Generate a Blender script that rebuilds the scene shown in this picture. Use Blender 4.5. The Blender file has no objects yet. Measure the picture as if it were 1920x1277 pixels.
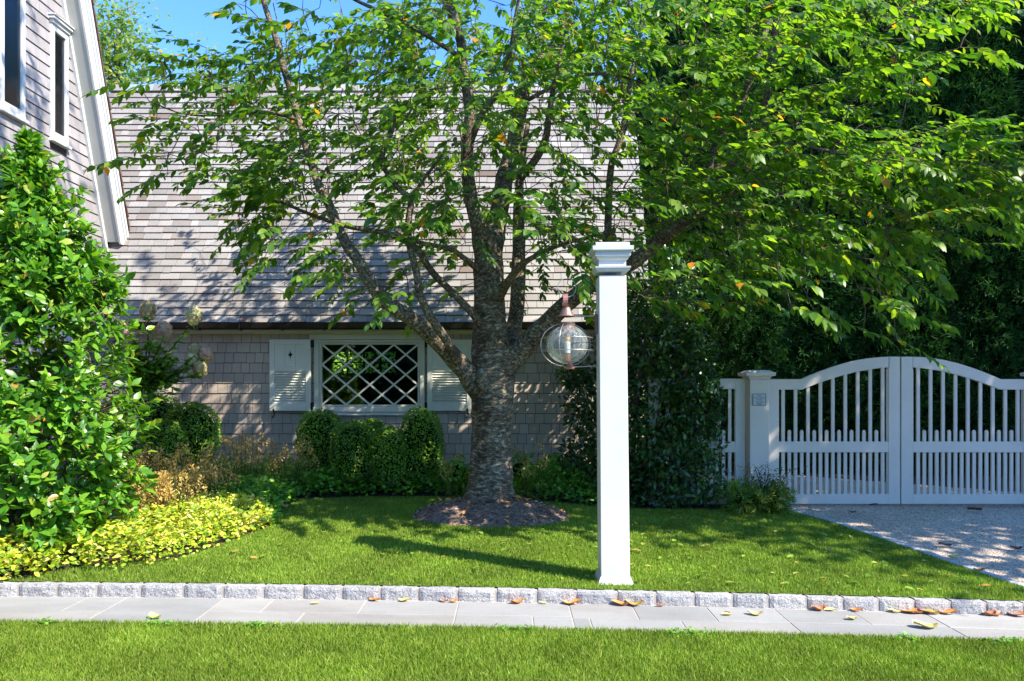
import bpy, bmesh, math, random
import numpy as np
from mathutils import Vector, Matrix, noise as mnoise

random.seed(7)
rng = np.random.default_rng(11)
R = math.radians
scene = bpy.context.scene
col = scene.collection

# ------------------------------------------------------------------ camera, sky, sun, exposure
FPX, CX, HY = 1400.0, 960.0, 722.0          # focal length in photo pixels, centre column, horizon row
cam_d = bpy.data.cameras.new('camera')
cam = bpy.data.objects.new('camera', cam_d)
col.objects.link(cam)
cam_d.sensor_width = 36.0
cam_d.lens = 36.0 * FPX / 1920.0
cam_d.shift_y = (HY - 638.5) / 1920.0
cam_d.clip_start = 0.05
cam_d.clip_end = 500.0
cam.location = (0, 0, 0)
cam.rotation_euler = (R(90), 0, 0)
scene.camera = cam

SUN = Vector((0.598, -0.353, 0.719)).normalized()
world = bpy.data.worlds.new('World')
scene.world = world
world.use_nodes = True
wn = world.node_tree.nodes
bg = wn['Background']
sky = wn.new('ShaderNodeTexSky')
sky.sky_type = 'NISHITA'
sky.sun_disc = False
sky.sun_elevation = math.asin(SUN.z)
sky.sun_rotation = math.atan2(SUN.x, SUN.y)
sky.air_density = 1.0
sky.altitude = 1500
sky.dust_density = 0.1
sky.ozone_density = 2.5
hsv = wn.new('ShaderNodeHueSaturation')
hsv.inputs['Saturation'].default_value = 1.24
hsv.inputs['Hue'].default_value = 0.506
hsv.inputs['Value'].default_value = 0.92
world.node_tree.links.new(sky.outputs[0], hsv.inputs['Color'])
world.node_tree.links.new(hsv.outputs[0], bg.inputs[0])
bg.inputs[1].default_value = 0.15

sd = bpy.data.lights.new('sun', 'SUN')
sd.energy = 3.0
sd.angle = R(0.5)
sd.color = (1.0, 0.91, 0.77)
sun = bpy.data.objects.new('sun', sd)
col.objects.link(sun)
sun.rotation_euler = SUN.to_track_quat('Z', 'Y').to_euler()

scene.view_settings.view_transform = 'Standard'
scene.view_settings.look = 'None'
scene.view_settings.gamma = 1
scene.view_settings.exposure = 1.88
scene.view_settings.use_curve_mapping = False
scene.render.engine = 'CYCLES'
scene.cycles.max_bounces = 8
scene.cycles.transparent_max_bounces = 8

# ------------------------------------------------------------------ helpers
def P(px, py, Y):
    return Vector(((px - CX) * Y / FPX, Y, (HY - py) * Y / FPX))

def sst(a, b, x):
    t = min(1.0, max(0.0, (x - a) / (b - a)))
    return t * t * (3 - 2 * t)

def z_near(X):
    x = max(-4.5, min(4.5, X))
    return -1.276 - 0.0190 * x - 0.0022 * x * x

def zg(X, Y):
    s = sst(4.8, 7.2, Y)
    x = max(-4.5, min(6, X))
    return z_near(X) * (1 - s) + (-1.24 - 0.008 * x) * s

def z_path(X):
    return z_near(X) - 0.073

def G(px, py, low=False):
    Y = 5.0
    for _ in range(12):
        z = z_path((px - CX) * Y / FPX) if low else zg((px - CX) * Y / FPX, Y)
        Y = -z * FPX / (py - HY)
    return Vector(((px - CX) * Y / FPX, Y, z))

def mat_new(name):
    m = bpy.data.materials.new(name)
    m.use_nodes = True
    return m, m.node_tree.nodes, m.node_tree.links

def ramp(n, stops, interp='LINEAR'):
    r = n.new('ShaderNodeValToRGB')
    r.color_ramp.interpolation = interp
    el = r.color_ramp.elements
    while len(el) > 1:
        el.remove(el[-1])
    el[0].position = stops[0][0]
    el[0].color = (*stops[0][1], 1)
    for p, c in stops[1:]:
        e = el.new(p)
        e.color = (*c, 1)
    return r

def rnd_node(n, l):
    """0..1 that differs by object and by mesh island"""
    a = n.new('ShaderNodeObjectInfo')
    b = n.new('ShaderNodeNewGeometry')
    s = n.new('ShaderNodeMath'); s.operation = 'ADD'
    l.new(a.outputs['Random'], s.inputs[0]); l.new(b.outputs['Random Per Island'], s.inputs[1])
    f = n.new('ShaderNodeMath'); f.operation = 'FRACT'
    l.new(s.outputs[0], f.inputs[0])
    return f.outputs[0]

def noise_tex(n, l, scale=5, detail=4, vec=None, rough=0.55, stretch=None, coord='Object'):
    t = n.new('ShaderNodeTexNoise')
    t.inputs['Scale'].default_value = scale
    t.inputs['Detail'].default_value = detail
    t.inputs['Roughness'].default_value = rough
    if vec is None:
        tc = n.new('ShaderNodeTexCoord')
        vec = tc.outputs[coord]
    if stretch:
        mp = n.new('ShaderNodeMapping')
        mp.inputs['Scale'].default_value = stretch
        l.new(vec, mp.inputs['Vector'])
        vec = mp.outputs[0]
    l.new(vec, t.inputs['Vector'])
    return t

def geo_pos(n):
    return n.new('ShaderNodeNewGeometry').outputs['Position']

def mix_rgb(n, l, fac, a, b, mode='MIX'):
    m = n.new('ShaderNodeMix'); m.data_type = 'RGBA'; m.blend_type = mode
    for s, v in ((m.inputs[0], fac), (m.inputs[6], a), (m.inputs[7], b)):
        if hasattr(v, 'is_linked'):
            l.new(v, s)
        else:
            s.default_value = v if not isinstance(v, tuple) else (*v, 1) if len(v) == 3 else v
    return m.outputs[2]

def bump(n, l, h, strength=0.3, dist=0.01):
    b = n.new('ShaderNodeBump')
    b.inputs['Strength'].default_value = strength
    b.inputs['Distance'].default_value = dist
    l.new(h, b.inputs['Height'])
    return b.outputs[0]

def simple(name, c, rough=0.6, metal=0.0, var=0.0, nscale=8, spec=0.5, bumpy=0.0):
    m, n, l = mat_new(name)
    b = n['Principled BSDF']
    b.inputs['Roughness'].default_value = rough
    b.inputs['Metallic'].default_value = metal
    b.inputs['Specular IOR Level'].default_value = spec
    if var > 0 or bumpy > 0:
        t = noise_tex(n, l, nscale, 5, vec=geo_pos(n))
        lo = tuple(x * (1 - var) for x in c); hi = tuple(min(1, x * (1 + var)) for x in c)
        r = ramp(n, [(0.3, lo), (0.7, hi)])
        l.new(t.outputs[0], r.inputs[0]); l.new(r.outputs[0], b.inputs['Base Color'])
        if bumpy > 0:
            l.new(bump(n, l, t.outputs[0], bumpy, 0.01), b.inputs['Normal'])
    else:
        b.inputs['Base Color'].default_value = (*c, 1)
    return m

def leaf_mat(name, stops, rough=0.45, trans=0.35, spec=0.5, tmul=(1.3, 1.5, 0.6), nvar=0.25):
    """two-sided leaf: reflected colour from a per-leaf ramp, plus light passing through"""
    m, n, l = mat_new(name)
    b = n['Principled BSDF']
    out = n['Material Output']
    r = ramp(n, stops)
    l.new(rnd_node(n, l), r.inputs[0])
    t = noise_tex(n, l, 2.2, 3, vec=geo_pos(n))
    br = n.new('ShaderNodeMapRange')
    br.inputs[3].default_value = 1 - nvar; br.inputs[4].default_value = 1 + nvar
    br.inputs[1].default_value = 0.3; br.inputs[2].default_value = 0.7
    l.new(t.outputs[0], br.inputs[0])
    mc = n.new('ShaderNodeVectorMath'); mc.operation = 'SCALE'
    l.new(r.outputs[0], mc.inputs[0]); l.new(br.outputs[0], mc.inputs[3])
    l.new(mc.outputs[0], b.inputs['Base Color'])
    b.inputs['Roughness'].default_value = rough
    b.inputs['Specular IOR Level'].default_value = spec
    tr = n.new('ShaderNodeBsdfTranslucent')
    tc = n.new('ShaderNodeVectorMath'); tc.operation = 'MULTIPLY'
    tc.inputs[1].default_value = tmul
    l.new(mc.outputs[0], tc.inputs[0]); l.new(tc.outputs[0], tr.inputs[0])
    mx = n.new('ShaderNodeMixShader')
    mx.inputs[0].default_value = trans
    l.new(b.outputs[0], mx.inputs[1]); l.new(tr.outputs[0], mx.inputs[2])
    l.new(mx.outputs[0], out.inputs[0])
    return m

class MB:
    """collects verts and faces, then becomes one mesh object"""
    def __init__(s):
        s.v = []; s.f = []; s.uv = None
    def add(s, vs, fs):
        k = len(s.v)
        s.v += [tuple(v) for v in vs]
        s.f += [tuple(i + k for i in f) for f in fs]
    def box(s, x0, x1, y0, y1, z0, z1):
        s.add([(x0, y0, z0), (x1, y0, z0), (x1, y1, z0), (x0, y1, z0), (x0, y0, z1), (x1, y0, z1), (x1, y1, z1), (x0, y1, z1)],
              [(0, 3, 2, 1), (4, 5, 6, 7), (0, 1, 5, 4), (1, 2, 6, 5), (2, 3, 7, 6), (3, 0, 4, 7)])
    def hexa(s, vs):
        s.add(vs, [(0, 3, 2, 1), (4, 5, 6, 7), (0, 1, 5, 4), (1, 2, 6, 5), (2, 3, 7, 6), (3, 0, 4, 7)])
    def prism_y(s, pts, y0, y1):
        """polygon in x,z (counter-clockwise seen from -y) extruded in y"""
        n = len(pts)
        s.add([(x, y0, z) for x, z in pts] + [(x, y1, z) for x, z in pts],
              [tuple(range(n)), tuple(range(2 * n - 1, n - 1, -1))] + [(i, i + n, (i + 1) % n + n, (i + 1) % n) for i in range(n)])
    def prism_x(s, pts, x0, x1):
        """polygon in y,z extruded in x"""
        n = len(pts)
        s.add([(x0, y, z) for y, z in pts] + [(x1, y, z) for y, z in pts],
              [tuple(range(n)), tuple(range(2 * n - 1, n - 1, -1))] + [(i, i + n, (i + 1) % n + n, (i + 1) % n) for i in range(n)])
    def frame(s, x0, x1, z0, z1, w, y0, y1):
        s.box(x0, x1, y0, y1, z1 - w, z1); s.box(x0, x1, y0, y1, z0, z0 + w)
        s.box(x0, x0 + w, y0, y1, z0 + w, z1 - w); s.box(x1 - w, x1, y0, y1, z0 + w, z1 - w)
    def sqrings(s, cx, cy, rings, tilt=0):
        """stack of square rings (z, half width) -> moulded post shape"""
        vs = []
        for z, h in rings:
            vs += [(cx - h, cy - h, z), (cx + h, cy - h, z), (cx + h, cy + h, z), (cx - h, cy + h, z)]
        fs = [(3, 2, 1, 0)]
        for k in range(len(rings) - 1):
            a = 4 * k
            for i in range(4):
                j = (i + 1) % 4
                fs.append((a + i, a + j, a + 4 + j, a + 4 + i))
        a = 4 * (len(rings) - 1)
        fs.append((a, a + 1, a + 2, a + 3))
        s.add(vs, fs)
    def lathe(s, c, prof, seg=20, cap=True):
        vs = []
        for r, z in prof:
            for i in range(seg):
                a = 2 * math.pi * i / seg
                vs.append((c[0] + r * math.cos(a), c[1] + r * math.sin(a), c[2] + z))
        fs = []
        for k in range(len(prof) - 1):
            for i in range(seg):
                j = (i + 1) % seg
                fs.append((k * seg + i, k * seg + j, (k + 1) * seg + j, (k + 1) * seg + i))
        if cap:
            fs.append(tuple(range(seg - 1, -1, -1)))
            fs.append(tuple((len(prof) - 1) * seg + i for i in range(seg)))
        s.add(vs, fs)
    def tube(s, pts, rad, sides=6, closed=False, wob=0.0, uv=False, cap=True):
        pts = [Vector(p) for p in pts]
        n = len(pts)
        if not hasattr(rad, '__len__'):
            rad = [rad] * n
        up = None
        base = len(s.v)
        L = 0.0
        if uv and s.uv is None:
            s.uv = {}
        for i, p in enumerate(pts):
            if closed:
                t = pts[(i + 1) % n] - pts[i - 1]
            else:
                t = pts[min(i + 1, n - 1)] - pts[max(i - 1, 0)]
            if t.length < 1e-9:
                t = Vector((0, 0, 1))
            t.normalize()
            if up is None:
                up = Vector((0, 1, 0)) if abs(t.y) < 0.9 else Vector((1, 0, 0))
            sd_ = t.cross(up); sd_.normalize()
            up = sd_.cross(t); up.normalize()
            if i:
                L += (p - pts[i - 1]).length
            for k in range(sides):
                a = 2 * math.pi * k / sides
                r = rad[i]
                if wob:
                    q = p + (sd_ * math.cos(a) + up * math.sin(a)) * r
                    r *= 1 + wob * mnoise.noise(q * 3.0 / max(0.05, rad[0] * 4)) + wob * 0.5 * mnoise.noise(q * 9.0)
                v = p + (sd_ * math.cos(a) + up * math.sin(a)) * r
                if uv:
                    s.uv[len(s.v)] = (a, L)
                s.v.append(tuple(v))
        m = n if closed else n - 1
        for i in range(m):
            j = (i + 1) % n
            for k in range(sides):
                k2 = (k + 1) % sides
                s.f.append((base + i * sides + k, base + i * sides + k2, base + j * sides + k2, base + j * sides + k))
        if cap and not closed:
            s.f.append(tuple(base + k for k in range(sides - 1, -1, -1)))
            s.f.append(tuple(base + (n - 1) * sides + k for k in range(sides)))
    def mesh(s, name, m, smooth=False):
        me = bpy.data.meshes.new(name)
        me.from_pydata(s.v, [], s.f)
        if m is not None:
            me.materials.append(m)
        if smooth:
            me.polygons.foreach_set('use_smooth', [True] * len(me.polygons))
        if s.uv:
            for nm, idx in (('around', 0), ('along', 1)):
                a = me.attributes.new(nm, 'FLOAT', 'POINT')
                vals = np.zeros(len(me.vertices), dtype=np.float32)
                for i, u in s.uv.items():
                    vals[i] = u[idx]
                a.data.foreach_set('value', vals)
        me.validate()
        me.update()
        return me
    def build(s, name, m, parent=None, smooth=False, bevel=0.0):
        me = s.mesh(name, m, smooth)
        if bevel:
            bm = bmesh.new(); bm.from_mesh(me)
            bmesh.ops.recalc_face_normals(bm, faces=bm.faces[:])
            es = [e for e in bm.edges if len(e.link_faces) == 2 and e.calc_face_angle(0) > 0.6]
            bmesh.ops.bevel(bm, geom=es, offset=bevel, segments=1, affect='EDGES', clamp_overlap=True)
            bm.to_mesh(me); bm.free(); me.update()
        return link(name, me, parent)

def link(name, me, parent=None):
    o = bpy.data.objects.new(name, me)
    col.objects.link(o)
    if parent is not None:
        setparent(o, parent)
    return o

def world_mat(o):
    m = o.matrix_basis.copy()
    while o.parent is not None:
        m = o.parent.matrix_basis @ o.matrix_parent_inverse @ m
        o = o.parent
    return m

def setparent(o, parent):
    o.parent = parent
    o.matrix_parent_inverse = world_mat(parent).inverted()

def tag(o, label=None, cat=None, group=None, kind=None):
    if label: o['label'] = label
    if cat: o['category'] = cat
    if group: o['group'] = group
    if kind: o['kind'] = kind
    return o

def thing(name, loc, label, cat, group=None):
    o = bpy.data.objects.new(name, None)
    o.empty_display_size = 0.2
    col.objects.link(o)
    o.matrix_basis = Matrix.Translation(Vector(loc))
    return tag(o, label, cat, group)

def copy_tree(o, parent=None):
    c = o.copy()
    col.objects.link(c)
    if parent is not None:
        c.parent = parent
        c.matrix_parent_inverse = o.matrix_parent_inverse.copy()
    for ch in list(o.children):
        copy_tree(ch, c)
    return c

def np_mesh(name, V, F, m, smooth=False):
    """V (n,3), F list of arrays (k,3) or (k,4)"""
    me = bpy.data.meshes.new(name)
    me.vertices.add(len(V))
    me.vertices.foreach_set('co', np.asarray(V, dtype=np.float32).ravel())
    tot = sum(f.size for f in F)
    me.loops.add(tot)
    me.loops.foreach_set('vertex_index', np.concatenate([f.ravel() for f in F]).astype(np.int32))
    np_ = sum(len(f) for f in F)
    me.polygons.add(np_)
    starts = []; k = 0
    for f in F:
        w = f.shape[1]
        starts.append(np.arange(len(f)) * w + k)
        k += f.size
    me.polygons.foreach_set('loop_start', np.concatenate(starts).astype(np.int32))
    if smooth:
        me.polygons.foreach_set('use_smooth', np.ones(np_, dtype=bool))
    me.materials.append(m)
    me.update(calc_edges=True)
    if not smooth:
        me.shade_flat()
    return me

def _leaf():
    st = [(.0, 0, .0, 0), (.17, .15, .035, -.004), (.42, .235, .05, -.018), (.70, .175, .03, -.045), (1.0, 0, 0, -.13)]
    v = [(0, 0, 0)]
    for t, w, e, z in st[1:4]:
        v += [(-w, t - .02, z + e), (0, t, z), (w, t - .02, z + e)]
    v.append((0, 1, -.13))
    f3 = [(0, 2, 1), (0, 3, 2), (7, 8, 10), (8, 9, 10)]
    f4 = []
    for a in (1, 4):
        f4 += [(a, a + 1, a + 4, a + 3), (a + 1, a + 2, a + 5, a + 4)]
    return np.array(v, float), np.array(f3), np.array(f4)
LEAF_V, LEAF_F3, LEAF_F4 = _leaf()
RHOM_V = np.array([(0, 0, 0), (-.27, .5, .05), (0, 1, -.04), (.27, .5, .05)], float)
RHOM_F3 = np.array([(0, 2, 1), (0, 3, 2)])
FAN_V = np.array([(0, 0, 0), (-.07, .5, .0), (0, 1, -.05), (.07, .5, 0),
                  (0, .25, 0), (-.33, .5, .02), (-.42, .82, -.05), (-.2, .58, .02),
                  (0, .25, 0), (.2, .58, .02), (.42, .82, -.05), (.33, .5, .02)], float)
FAN_F4 = np.array([(0, 3, 2, 1), (4, 7, 6, 5), (8, 11, 10, 9)])
OVAL_V = np.array([(0, 0, 0), (0, .5, -.02), (0, 1, -.06), (-.3, .3, .05), (-.33, .62, .04), (.3, .3, .05), (.33, .62, .04)], float)
OVAL_F3 = np.array([(0, 1, 3), (1, 4, 3), (1, 2, 4), (0, 5, 1), (1, 5, 6), (1, 6, 2)])

def frames(D, N):
    D = D / np.linalg.norm(D, axis=1, keepdims=True)
    S = np.cross(D, N)
    ln = np.linalg.norm(S, axis=1, keepdims=True)
    S = np.where(ln < 1e-6, np.array([[1., 0, 0]]), S / np.maximum(ln, 1e-6))
    Z = np.cross(S, D)
    return S, D, Z

def scatter(pos, D, N, L, W, kind='leaf'):
    """returns V, F list for a cloud of leaves; L length, W width factor"""
    TV, TF = {'leaf': (LEAF_V, [LEAF_F3, LEAF_F4]), 'rhomb': (RHOM_V, [RHOM_F3]), 'fan': (FAN_V, [FAN_F4]), 'oval': (OVAL_V, [OVAL_F3])}[kind]
    S, D, Z = frames(D, N)
    n, k = len(pos), len(TV)
    L = np.broadcast_to(np.asarray(L, float), (n,)); W = np.broadcast_to(np.asarray(W, float), (n,))
    V = pos[:, None, :] + (TV[None, :, 0, None] * (L * W)[:, None, None]) * S[:, None, :] \
        + (TV[None, :, 1, None] * L[:, None, None]) * D[:, None, :] + (TV[None, :, 2, None] * L[:, None, None]) * Z[:, None, :]
    F = [(f[None, :, :] + (np.arange(n) * k)[:, None, None]).reshape(-1, f.shape[1]) for f in TF]
    return V.reshape(-1, 3), F

def merge(parts):
    Vs, by = [], {}
    k = 0
    for V, F in parts:
        Vs.append(V)
        for f in F:
            by.setdefault(f.shape[1], []).append(f + k)
        k += len(V)
    return np.concatenate(Vs), [np.concatenate(x) for x in by.values()]

def unit(n):
    v = rng.normal(size=(n, 3))
    return v / np.linalg.norm(v, axis=1, keepdims=True)

def foliage(name, parent, m, pos, D, N, L, W, kind, stuff=False):
    V, F = scatter(pos, D, N, L, W, kind)
    o = link(name, np_mesh(name, V, F, m, smooth=(kind == 'leaf')), parent)
    if stuff:
        o['kind'] = 'stuff'
    return o

# ------------------------------------------------------------------ materials
def shingle_mat(name, stops, grain=(14, 14, 1.2), rough=0.75, nv=0.18):
    m, n, l = mat_new(name)
    b = n['Principled BSDF']
    r = ramp(n, stops)
    rv = rnd_node(n, l)
    l.new(rv, r.inputs[0])
    pos = geo_pos(n)
    t = noise_tex(n, l, 9, 4, vec=pos, stretch=grain)
    t2 = noise_tex(n, l, 1.3, 3, vec=pos)
    g = ramp(n, [(0.25, (1 - nv * 1.3,) * 3), (0.5, (1, 1, 1)), (0.75, (1 + nv,) * 3)])
    l.new(t.outputs[0], g.inputs[0])
    g2 = ramp(n, [(0.35, (0.86, 0.83, 0.82)), (0.62, (1.06, 1.04, 1.03))])
    l.new(t2.outputs[0], g2.inputs[0])
    c = mix_rgb(n, l, 1.0, r.outputs[0], g.outputs[0], 'MULTIPLY')
    c = mix_rgb(n, l, 1.0, c, g2.outputs[0], 'MULTIPLY')
    l.new(c, b.inputs['Base Color'])
    b.inputs['Roughness'].default_value = rough
    l.new(bump(n, l, t.outputs[0], 0.5, 0.004), b.inputs['Normal'])
    return m

M = {}
M['roof_shingle'] = shingle_mat('weathered_roof_cedar', [(0.0, (.24, .235, .23)), (.3, (.34, .335, .325)), (.55, (.29, .285, .275)), (.78, (.235, .215, .20)), (.92, (.40, .39, .38)), (1.0, (.17, .13, .105))])
M['wall_shingle'] = shingle_mat('grey_wall_cedar', [(0.0, (.47, .40, .335)), (.4, (.53, .455, .385)), (.8, (.45, .385, .32)), (1.0, (.57, .50, .43))], grain=(10, 10, 1.5), nv=0.06)
M['wing_shingle'] = shingle_mat('pale_wing_cedar', [(0.0, (.32, .305, .31)), (.5, (.37, .35, .355)), (1.0, (.29, .275, .28))], grain=(10, 10, 1.3), nv=0.1)
M['under'] = simple('dark_joint_backing', (.05, .042, .038), 0.9)
def white_paint(name, c, rough=0.45):
    m, n, l = mat_new(name)
    b = n['Principled BSDF']
    t = noise_tex(n, l, 3.5, 5, vec=geo_pos(n), rough=0.65)
    r = ramp(n, [(0.3, tuple(x * 0.93 for x in c)), (0.6, c)])
    l.new(t.outputs[0], r.inputs[0]); l.new(r.outputs[0], b.inputs['Base Color'])
    t2 = noise_tex(n, l, 60, 3, vec=geo_pos(n))
    l.new(bump(n, l, t2.outputs[0], 0.08, 0.002), b.inputs['Normal'])
    b.inputs['Roughness'].default_value = rough
    return m
M['white'] = white_paint('white_paint', (.64, .635, .615))
M['trim'] = white_paint('cream_trim_paint', (.68, .67, .58))
M['soffit'] = white_paint('shaded_soffit_paint', (.42, .42, .39))  # greyer than the other trim: the underside's shade is put into the colour
M['shutter'] = white_paint('pale_green_white_paint', (.79, .79, .71))
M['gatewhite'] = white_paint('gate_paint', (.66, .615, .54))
M['gutter'] = simple('dark_bronze_gutter', (.035, .027, .024), 0.4, 0.6)
M['iron'] = simple('black_iron', (.012, .012, .013), 0.45, 0.5)
M['copper'] = simple('aged_copper', (.25, .15, .125), 0.45, 0.55, 0.25, 30)
M['pinkcopper'] = simple('bare_copper', (.45, .20, .16), 0.4, 0.6, 0.2, 30)
M['wire'] = simple('brushed_wire', (.50, .45, .42), 0.35, 0.8)
M['foundation'] = simple('concrete_foundation', (.16, .155, .15), 0.9, 0, 0.25, 12, bumpy=0.3)
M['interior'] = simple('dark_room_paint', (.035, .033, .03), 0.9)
M['mortar'] = simple('cream_mortar', (.40, .36, .32), 0.9, 0, 0.12, 40, bumpy=0.3)
M['soil'] = simple('dark_soil', (.035, .026, .018), 0.95, 0, 0.5, 14, bumpy=0.8)

def glass_mat(name, tint, rough=0.0, bumpy=0.0, milky=0.0):
    m, n, l = mat_new(name)
    out = n['Material Output']
    n.remove(n['Principled BSDF'])
    fr = n.new('ShaderNodeFresnel'); fr.inputs[0].default_value = 1.5
    tr = n.new('ShaderNodeBsdfTransparent'); tr.inputs[0].default_value = (*tint, 1)
    gl = n.new('ShaderNodeBsdfGlossy'); gl.inputs['Roughness'].default_value = rough
    mx = n.new('ShaderNodeMixShader')
    l.new(fr.outputs[0], mx.inputs[0]); l.new(tr.outputs[0], mx.inputs[1]); l.new(gl.outputs[0], mx.inputs[2])
    l.new(mx.outputs[0], out.inputs[0])
    if milky:      # seeds and ripples in old glass scatter a little light
        df = n.new('ShaderNodeBsdfDiffuse'); df.inputs[0].default_value = (.8, .85, .82, 1)
        tl = n.new('ShaderNodeBsdfTranslucent'); tl.inputs[0].default_value = (.8, .85, .82, 1)
        a_ = n.new('ShaderNodeMixShader'); l.new(df.outputs[0], a_.inputs[1]); l.new(tl.outputs[0], a_.inputs[2])
        ns = noise_tex(n, l, 22, 3, vec=geo_pos(n), stretch=(2.5, 2.5, .3))
        mr = n.new('ShaderNodeMapRange'); mr.inputs[1].default_value = .35; mr.inputs[2].default_value = .75
        mr.inputs[3].default_value = milky * .3; mr.inputs[4].default_value = milky * 1.8
        l.new(ns.outputs[0], mr.inputs[0])
        m2 = n.new('ShaderNodeMixShader'); l.new(mr.outputs[0], m2.inputs[0]); l.new(mx.outputs[0], m2.inputs[1]); l.new(a_.outputs[0], m2.inputs[2])
        l.new(m2.outputs[0], out.inputs[0])
    if bumpy:
        t = noise_tex(n, l, 30, 3, vec=geo_pos(n), stretch=(3, 3, 0.4))
        bb = bump(n, l, t.outputs[0], bumpy, 0.01)
        l.new(bb, gl.inputs['Normal']); l.new(bb, fr.inputs['Normal'])
    return m
M['glass'] = glass_mat('window_glass', (.95, .97, .96))
M['globe'] = glass_mat('seeded_globe_glass', (.93, .95, .93), 0.03, 0.12, 0.26)
M['wing_glass'] = glass_mat('wing_window_glass', (.8, .85, .9), 0.02, 0.12)

# bark of the cherry: horizontal lenticel streaks
def bark_mat(name, dark, mid, light, su=1.3, sv=38):
    m, n, l = mat_new(name)
    b = n['Principled BSDF']
    au = n.new('ShaderNodeAttribute'); au.attribute_name = 'around'
    av = n.new('ShaderNodeAttribute'); av.attribute_name = 'along'
    cs = n.new('ShaderNodeMath'); cs.operation = 'COSINE'; l.new(au.outputs['Fac'], cs.inputs[0])
    sn = n.new('ShaderNodeMath'); sn.operation = 'SINE'; l.new(au.outputs['Fac'], sn.inputs[0])
    vs = n.new('ShaderNodeMath'); vs.operation = 'MULTIPLY'; l.new(av.outputs['Fac'], vs.inputs[0]); vs.inputs[1].default_value = sv
    wn_ = noise_tex(n, l, 4.5, 3, vec=geo_pos(n))
    vw = n.new('ShaderNodeMath'); vw.operation = 'MULTIPLY_ADD'
    l.new(wn_.outputs[0], vw.inputs[0]); vw.inputs[1].default_value = 3.2; l.new(vs.outputs[0], vw.inputs[2])
    vs = vw
    cb = n.new('ShaderNodeCombineXYZ')
    l.new(cs.outputs[0], cb.inputs[0]); l.new(sn.outputs[0], cb.inputs[1]); l.new(vs.outputs[0], cb.inputs[2])
    t = n.new('ShaderNodeTexNoise'); t.inputs['Scale'].default_value = su * 2.2; t.inputs['Detail'].default_value = 5; t.inputs['Roughness'].default_value = .6
    mp = n.new('ShaderNodeMapping'); mp.inputs['Scale'].default_value = (1, 1, .42)
    l.new(cb.outputs[0], mp.inputs[0]); l.new(mp.outputs[0], t.inputs['Vector'])
    pos = geo_pos(n)
    t2 = noise_tex(n, l, 5, 5, vec=pos)
    t3 = noise_tex(n, l, 45, 4, vec=pos, stretch=(1, 1, 2.5))
    r = ramp(n, [(.38, dark), (.47, mid), (.54, mid), (.63, light)])
    ad = n.new('ShaderNodeMath'); ad.operation = 'MULTIPLY_ADD'
    l.new(t3.outputs[0], ad.inputs[0]); ad.inputs[1].default_value = .5; ad.inputs[2].default_value = -.25
    ad2 = n.new('ShaderNodeMath'); ad2.operation = 'ADD'; l.new(ad.outputs[0], ad2.inputs[0]); l.new(t.outputs[0], ad2.inputs[1])
    l.new(ad2.outputs[0], r.inputs[0])
    r2 = ramp(n, [(.32, (.38, .30, .22)), (.46, (.85, .80, .72)), (.58, (1, 1, .95)), (.72, (1.2, 1.28, 1.05))])
    l.new(t2.outputs[0], r2.inputs[0])
    c = mix_rgb(n, l, 1.0, r.outputs[0], r2.outputs[0], 'MULTIPLY')
    l.new(c, b.inputs['Base Color'])
    b.inputs['Roughness'].default_value = .8
    l.new(bump(n, l, ad2.outputs[0], 0.9, 0.02), b.inputs['Normal'])
    return m
M['bark'] = bark_mat('cherry_bark', (.045, .032, .021), (.155, .115, .08), (.42, .37, .28))
M['bark_dark'] = simple('plain_brown_bark', (.07, .052, .04), .85, 0, .4, 20, bumpy=.6)
M['twig'] = simple('reddish_twig', (.11, .07, .05), .7, 0, .3, 20)

M['cherry_leaf'] = leaf_mat('cherry_leaf', [(0, (.04, .115, .014)), (.35, (.07, .175, .018)), (.7, (.125, .25, .022)), (.93, (.22, .35, .03)), (.985, (.19, .30, .03)), (.988, (.60, .36, .02)), (1.0, (.62, .22, .03))], rough=.42, trans=.5, tmul=(1.8, 1.8, .6))
M['magnolia_leaf'] = leaf_mat('glossy_shrub_leaf', [(0, (.04, .15, .012)), (.3, (.08, .24, .016)), (.65, (.13, .32, .02)), (.9, (.22, .42, .03)), (.985, (.40, .50, .06)), (1, (.5, .25, .06))], rough=.36, trans=.38, spec=.7, tmul=(1.6, 1.6, .5), nvar=.15)
M['box_leaf'] = leaf_mat('boxwood_leaf', [(0, (.05, .15, .012)), (.6, (.14, .31, .018)), (.93, (.34, .52, .05)), (1, (.40, .30, .10))], rough=.4, trans=.25)
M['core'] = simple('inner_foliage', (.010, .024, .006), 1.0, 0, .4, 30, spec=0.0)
M['holly_leaf'] = leaf_mat('dark_shrub_leaf', [(0, (.022, .065, .014)), (.7, (.04, .11, .02)), (.93, (.08, .18, .025)), (1, (.18, .30, .04))], rough=.3, trans=.2, spec=.6)
M['arb_leaf'] = leaf_mat('arborvitae_spray', [(0, (.013, .048, .013)), (.6, (.024, .082, .02)), (1, (.045, .125, .028))], rough=.8, trans=.15, spec=.12)
M['pachy_leaf'] = leaf_mat('groundcover_leaf', [(0, (.07, .22, .015)), (.6, (.13, .34, .025)), (1, (.28, .48, .04))], rough=.45, trans=.3)
M['euon_leaf'] = leaf_mat('golden_groundcover_leaf', [(0, (.12, .30, .02)), (.2, (.26, .42, .02)), (.38, (.46, .53, .03)), (.75, (.62, .62, .05)), (.95, (.72, .68, .22)), (1, (.56, .32, .10))], rough=.4, trans=.3, tmul=(1.1, 1.15, .5), nvar=.12)
M['astilbe'] = leaf_mat('tan_plume', [(0, (.48, .32, .08)), (.5, (.64, .45, .13)), (1, (.76, .58, .22))], rough=.8, trans=.3, tmul=(1.1, 1.0, .8))
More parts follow.
